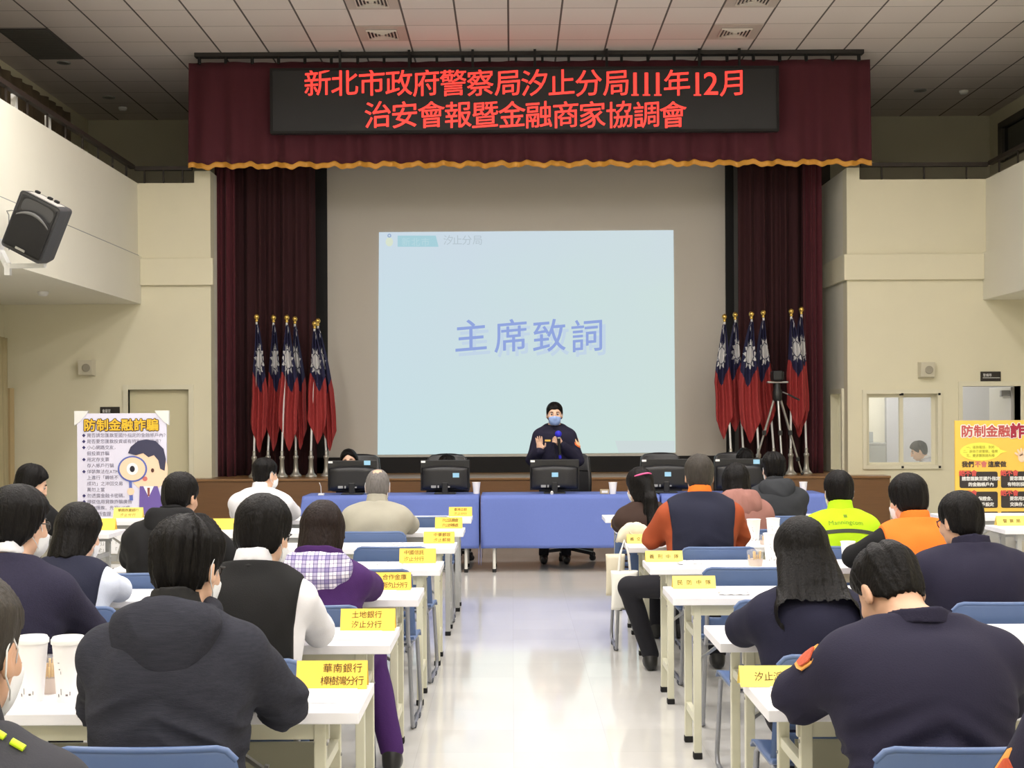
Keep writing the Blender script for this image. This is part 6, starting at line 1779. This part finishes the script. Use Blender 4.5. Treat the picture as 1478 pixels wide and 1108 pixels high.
seat('person in a bright orange vest over black sleeves', 1318, 688, 6.86, chair=(None, 6.84, 'blue plastic chair under the person in the orange vest'),
     sw=.168, bulk=.016, lean=.10, pitch=12, yaw=18, hair='full', vox=.009, mask=M_MASKW, seed=15, arms=[((-.28, .24, .82), (-.16, .44, .808)), None],
     wear=[top_garment('black_shirt', C_BLACKJ, .012, .02, .006), top_garment('vest', C_ORANGE, .028, 0, .007, sleeves=False), collar('vest_collar', C_ORANGE, .068, .028, .010, dz=-.004)])
seat('person in a lime green jacket with a dark band across the back', 1211, 682, 8.02, chair=(None, 8.0, 'blue plastic chair under the person in the lime jacket'),
     sw=.16, bulk=.014, lean=.08, pitch=4, hair='short', vox=.009, mask=M_MASKW, seed=16, skin=SKIN2,
     wear=[top_garment('jacket', C_LIME, .020, .02, .010), collar('jacket_collar', C_LIME, .066, .034, .010), on_back('dark_band', 'jacket', mat('band_dark', (58, 62, 50), .8), band(-.205, .205, -.03, .022, arc=.035)), on_back('back_print', 'jacket', mat('print_olive', (104, 128, 20), .8), lettering('Manningcom', .034, .018, .008, .2)), on_back('back_emblem', 'jacket', mat('print_olive', (104, 128, 20), .8), band(-.010, .010, .055, .016))])
seat('person in a navy vest over orange sleeves, left end of the right block', 1009, 659, 8.02, chair=(1.19, 8.0, 'blue plastic chair under the person in the navy vest and orange sleeves'),
     sw=.185, bulk=.024, lean=.08, pitch=2, hair='short', hm=H_SALT, vox=.008, skin=SKIN2, seed=17, legs=[(-.42, .20, .52, -.28, .30), (.12, .38, .50, .14, .34)], arms=[((-.275, .17, .82), (-.17, .40, .808)), ((.25, .17, .82), (.12, .42, .808))],
     wear=[top_garment('orange_shirt', C_ORANGES, .016, .02, .010), top_garment('vest', C_NAVYV, .030, 0, .007, sleeves=False), collar('orange_collar', C_ORANGE, .064, .026, .008, dz=.002)])
def hairband(J):
    MB().tube([J.Hp(x, -.012 - .112 * math.cos(x / .088 * 1.35) , .075 + .012 * (1 - (x / .07) ** 2)) for x in (-.062, -.04, -.02, 0, .02, .04, .062)], .006, 6).build('hair_band', mat('hot_pink', (226, 90, 150), .5), J.body)
seat('person with a long black ponytail and pink hair band in a brown top', 930, 678, 9.18, chair=(None, 9.16, 'blue plastic chair under the person in the brown top'),
     sw=.140, bulk=.004, lean=.06, pitch=6, yaw=20, roll=-6, hair='pony', vox=.008, mask=M_MASKW, seed=18, legs=[(.09, .38, .50, .10, .32), (.24, .38, .50, .25, .32)], arms=[((-.155, .20, .815), (-.05, .40, .805)), ((.155, .20, .815), (.05, .40, .805))],
     wear=[top_garment('brown_top', C_BROWN, .018, .03, .008), collar('brown_collar', C_BROWN, .062, .018, .008, dz=-.01), hairband])
seat('person with black bobbed hair in a dusty pink hooded puffer coat', 1063, 672, 9.18, chair=(None, 9.16, 'blue plastic chair under the person in the pink coat'),
     sw=.155, bulk=.022, lean=.08, pitch=10, arms=[((-.2, .25, .85), (-.1, .44, .83)), ((.2, .25, .85), (.1, .44, .83))], hair='bob', vox=.008, seed=19, mask=M_MASKW,
     wear=[top_garment('puffer_coat', C_PINK, .034, .02, .012), hood('puffer_hood', C_PINK, .150, .085, .15, -.01, -.075, amp=.012), collar('puffer_collar', C_PINK, .080, .03, .014)])
seat('person in a slate black hooded jacket by the right end of the blue table', 1117, 656, 10.34, chair=(None, 10.32, 'blue plastic chair under the person in the slate hooded jacket'),
     sw=.178, bulk=.016, lean=.08, pitch=6, hair='spiky', vox=.009, seed=20, mask=M_MASKW,
     wear=[top_garment('jacket', C_SLATE, .022, .02, .012), hood('hood', C_SLATE, .125, .062, .11, -.02, -.075, amp=.010), collar('jacket_collar', C_SLATE, .064, .03, .010)])
seat('person in navy with an orange arm badge, cut off at the bottom right corner', 1690, 900, 2.06, chair=(None, 2.08, 'blue plastic chair under the person cut off at the bottom right'),
     sw=.18, bulk=.024, lean=.12, pitch=20, rise=.185, vox=.009, hair='fade', legs=[(-.1, .33, .60, -.11, .31), (.1, .33, .60, .11, .31)], seed=21, arms=[((-.255, .27, .80), (-.1, .48, .80)), None],
     wear=[top_garment('police_jacket', C_NAVY, .020, .02, .008), collar('police_collar', C_NAVY, .070, .026, .012, dz=-.01), patch('arm_badge', C_BADGE, C_BADGE2, -1, size=.045)])

# ---- head table
C_DARK = cloth('dark_uniform', (28, 28, 40))
seat('person with black bobbed hair peering over the leftmost monitor', 507, 653, 14.70, face=180, sw=.15, lean=.08, arms=[((-.18, .18, .82), (-.08, .33, .82)), ((.18, .18, .82), (.08, .33, .82))], pitch=2, hair='bob', vox=.009, seed=22, mask=M_MASKW, roll=8,
     wear=[top_garment('jacket', C_DARK, .018, .02, .008), collar('jacket_collar', C_DARK)])
seat('person with head bowed behind the second monitor, only black hair showing', 646, 657, 14.70, face=180, sw=.15, lean=.12, arms=[((-.18, .18, .82), (-.08, .33, .82)), ((.18, .18, .82), (.08, .33, .82))], pitch=42, hair='full', vox=.009, seed=23,
     wear=[top_garment('jacket', C_DARK, .018, .02, .008), collar('jacket_collar', C_DARK)])
seat('person with bowed black-haired head behind the right monitor before the flags', 1073, 647, 14.70, face=180, sw=.16, lean=.12, arms=[((-.18, .18, .82), (-.08, .33, .82)), ((.18, .18, .82), (.08, .33, .82))], pitch=34, hair='spiky', vox=.009, seed=24,
     wear=[top_garment('jacket', C_DARK, .018, .02, .008), collar('jacket_collar', C_DARK)])
SPX = P(800, 582, 14.33)
def nameplate(J):
    pts = [(.045, J.S[2] - .075), (.105, J.S[2] - .075), (.105, J.S[2] - .055), (.045, J.S[2] - .055)]
    me = J.g['police_jacket'].data; bv = BVHTree.FromPolygons([v.co for v in me.vertices], [tuple(p.vertices) for p in me.polygons]); vs = []
    for x, z in pts:
        h = bv.ray_cast(Vector((x, 1.5, z)), Vector((0, -1, 0))); vs.append((x, (h[0].y if h[0] else .12) + .006, z))
    MB().add(vs + [(x, y - .008, z) for x, y, z in vs], [(3, 2, 1, 0), (4, 5, 6, 7), (0, 1, 5, 4), (1, 2, 6, 5), (2, 3, 7, 6), (3, 0, 4, 7)]).build('chest_bar', mat('gold_bar', (226, 186, 92), .4), J.body)
    MB().tube([(0, (bv.ray_cast(Vector((0, 1.5, z)), Vector((0, -1, 0)))[0] or Vector((0, .13, 0))).y + .001, z) for z in (J.S[2] - .0, J.S[2] - .08, J.S[2] - .16, J.S[2] - .24, J.S[2] - .32)], .004, 6).build('zip', M_BLACKM, J.body)
SPK = person('standing person in a navy police jacket and blue mask, speaking into a blue microphone', SPX.x, 14.33, SPX.z, face=180, stand=True, sw=.160, bulk=.010, lean=.02, pitch=4, yaw=0, hair='short', vox=.0065, mask=M_MASKB, seed=25,
     arms=[((-.245, .04, 1.09), (-.065, .215, 1.255)), ((.24, .06, 1.09), (.155, .27, 1.20))], open_hand=(1, (.12, .12, 1), (-.25, -.9, .1), (.55, .5, .55), (-.5, .85, .1)),
     wear=[top_garment('police_jacket', C_NAVY, .020, .06, .009, hem=-.10, vox=.008), collar('police_collar', C_NAVY, .066, .034, .010, front_gap=.018), patch('arm_badge', mat('badge_bright', (236, 118, 60), .6), mat('badge_pale', (240, 196, 150), .6), -1, size=.05, fy=.6), nameplate])
wx = SPX.x + .035; wy = 14.33 - .285
mk = empty('microphone', (wx, wy, 1.27), 'blue-capped hand microphone held by the standing speaker', 'microphone')
M_MICB = mat('mic_blue', (38, 36, 190), .7, bump=.2, bscale=300)
MB().tube([(.012, .015, -.12), (0, 0, .06)], [.013, .018], 16).build('handle', M_BLACK, mk)
mbx = MB(); sph(mbx, (-.004, -.008, .10), .036, 18); mbx.build('foam_cap', M_MICB, mk)
MB().lathe([(.019, .052), (.021, .06), (.021, .068), (.018, .072)], n=16).build('collar_ring', M_STEEL, mk)
MB().tube([(.016, .02, -.155), (.012, .015, -.12)], .014, 12).build('base_cap', M_MICB, mk)
# visitor seen through the office window
vq = P(1347, 650, 18.0)
person('person with dark hair seen through the office window', vq.x, 18.0, vq.z, face=80, sw=.16, lean=.1, pitch=20, hair='spiky', seed=26,
     wear=[top_garment('shirt', cloth('grey_shirt_cloth', (150, 150, 156)), .012, .04, .006), collar('shirt_collar', C_WHITE, .058, .02, .007)])
stl = empty('stool', (vq.x, 18.0, 0), 'stool under the person behind the office window', 'stool')
MB().lathe([(.16, .40), (.17, .42), (.16, .44), (.05, .442)], n=24).build('seat', M_GREY, stl)
for k in range(4):
    a = R(45 + 90 * k); MB().tube([(.1 * math.cos(a), .1 * math.sin(a), .4), (.15 * math.cos(a), .15 * math.sin(a), 0)], .012, 8).build('leg', M_STEEL, stl)
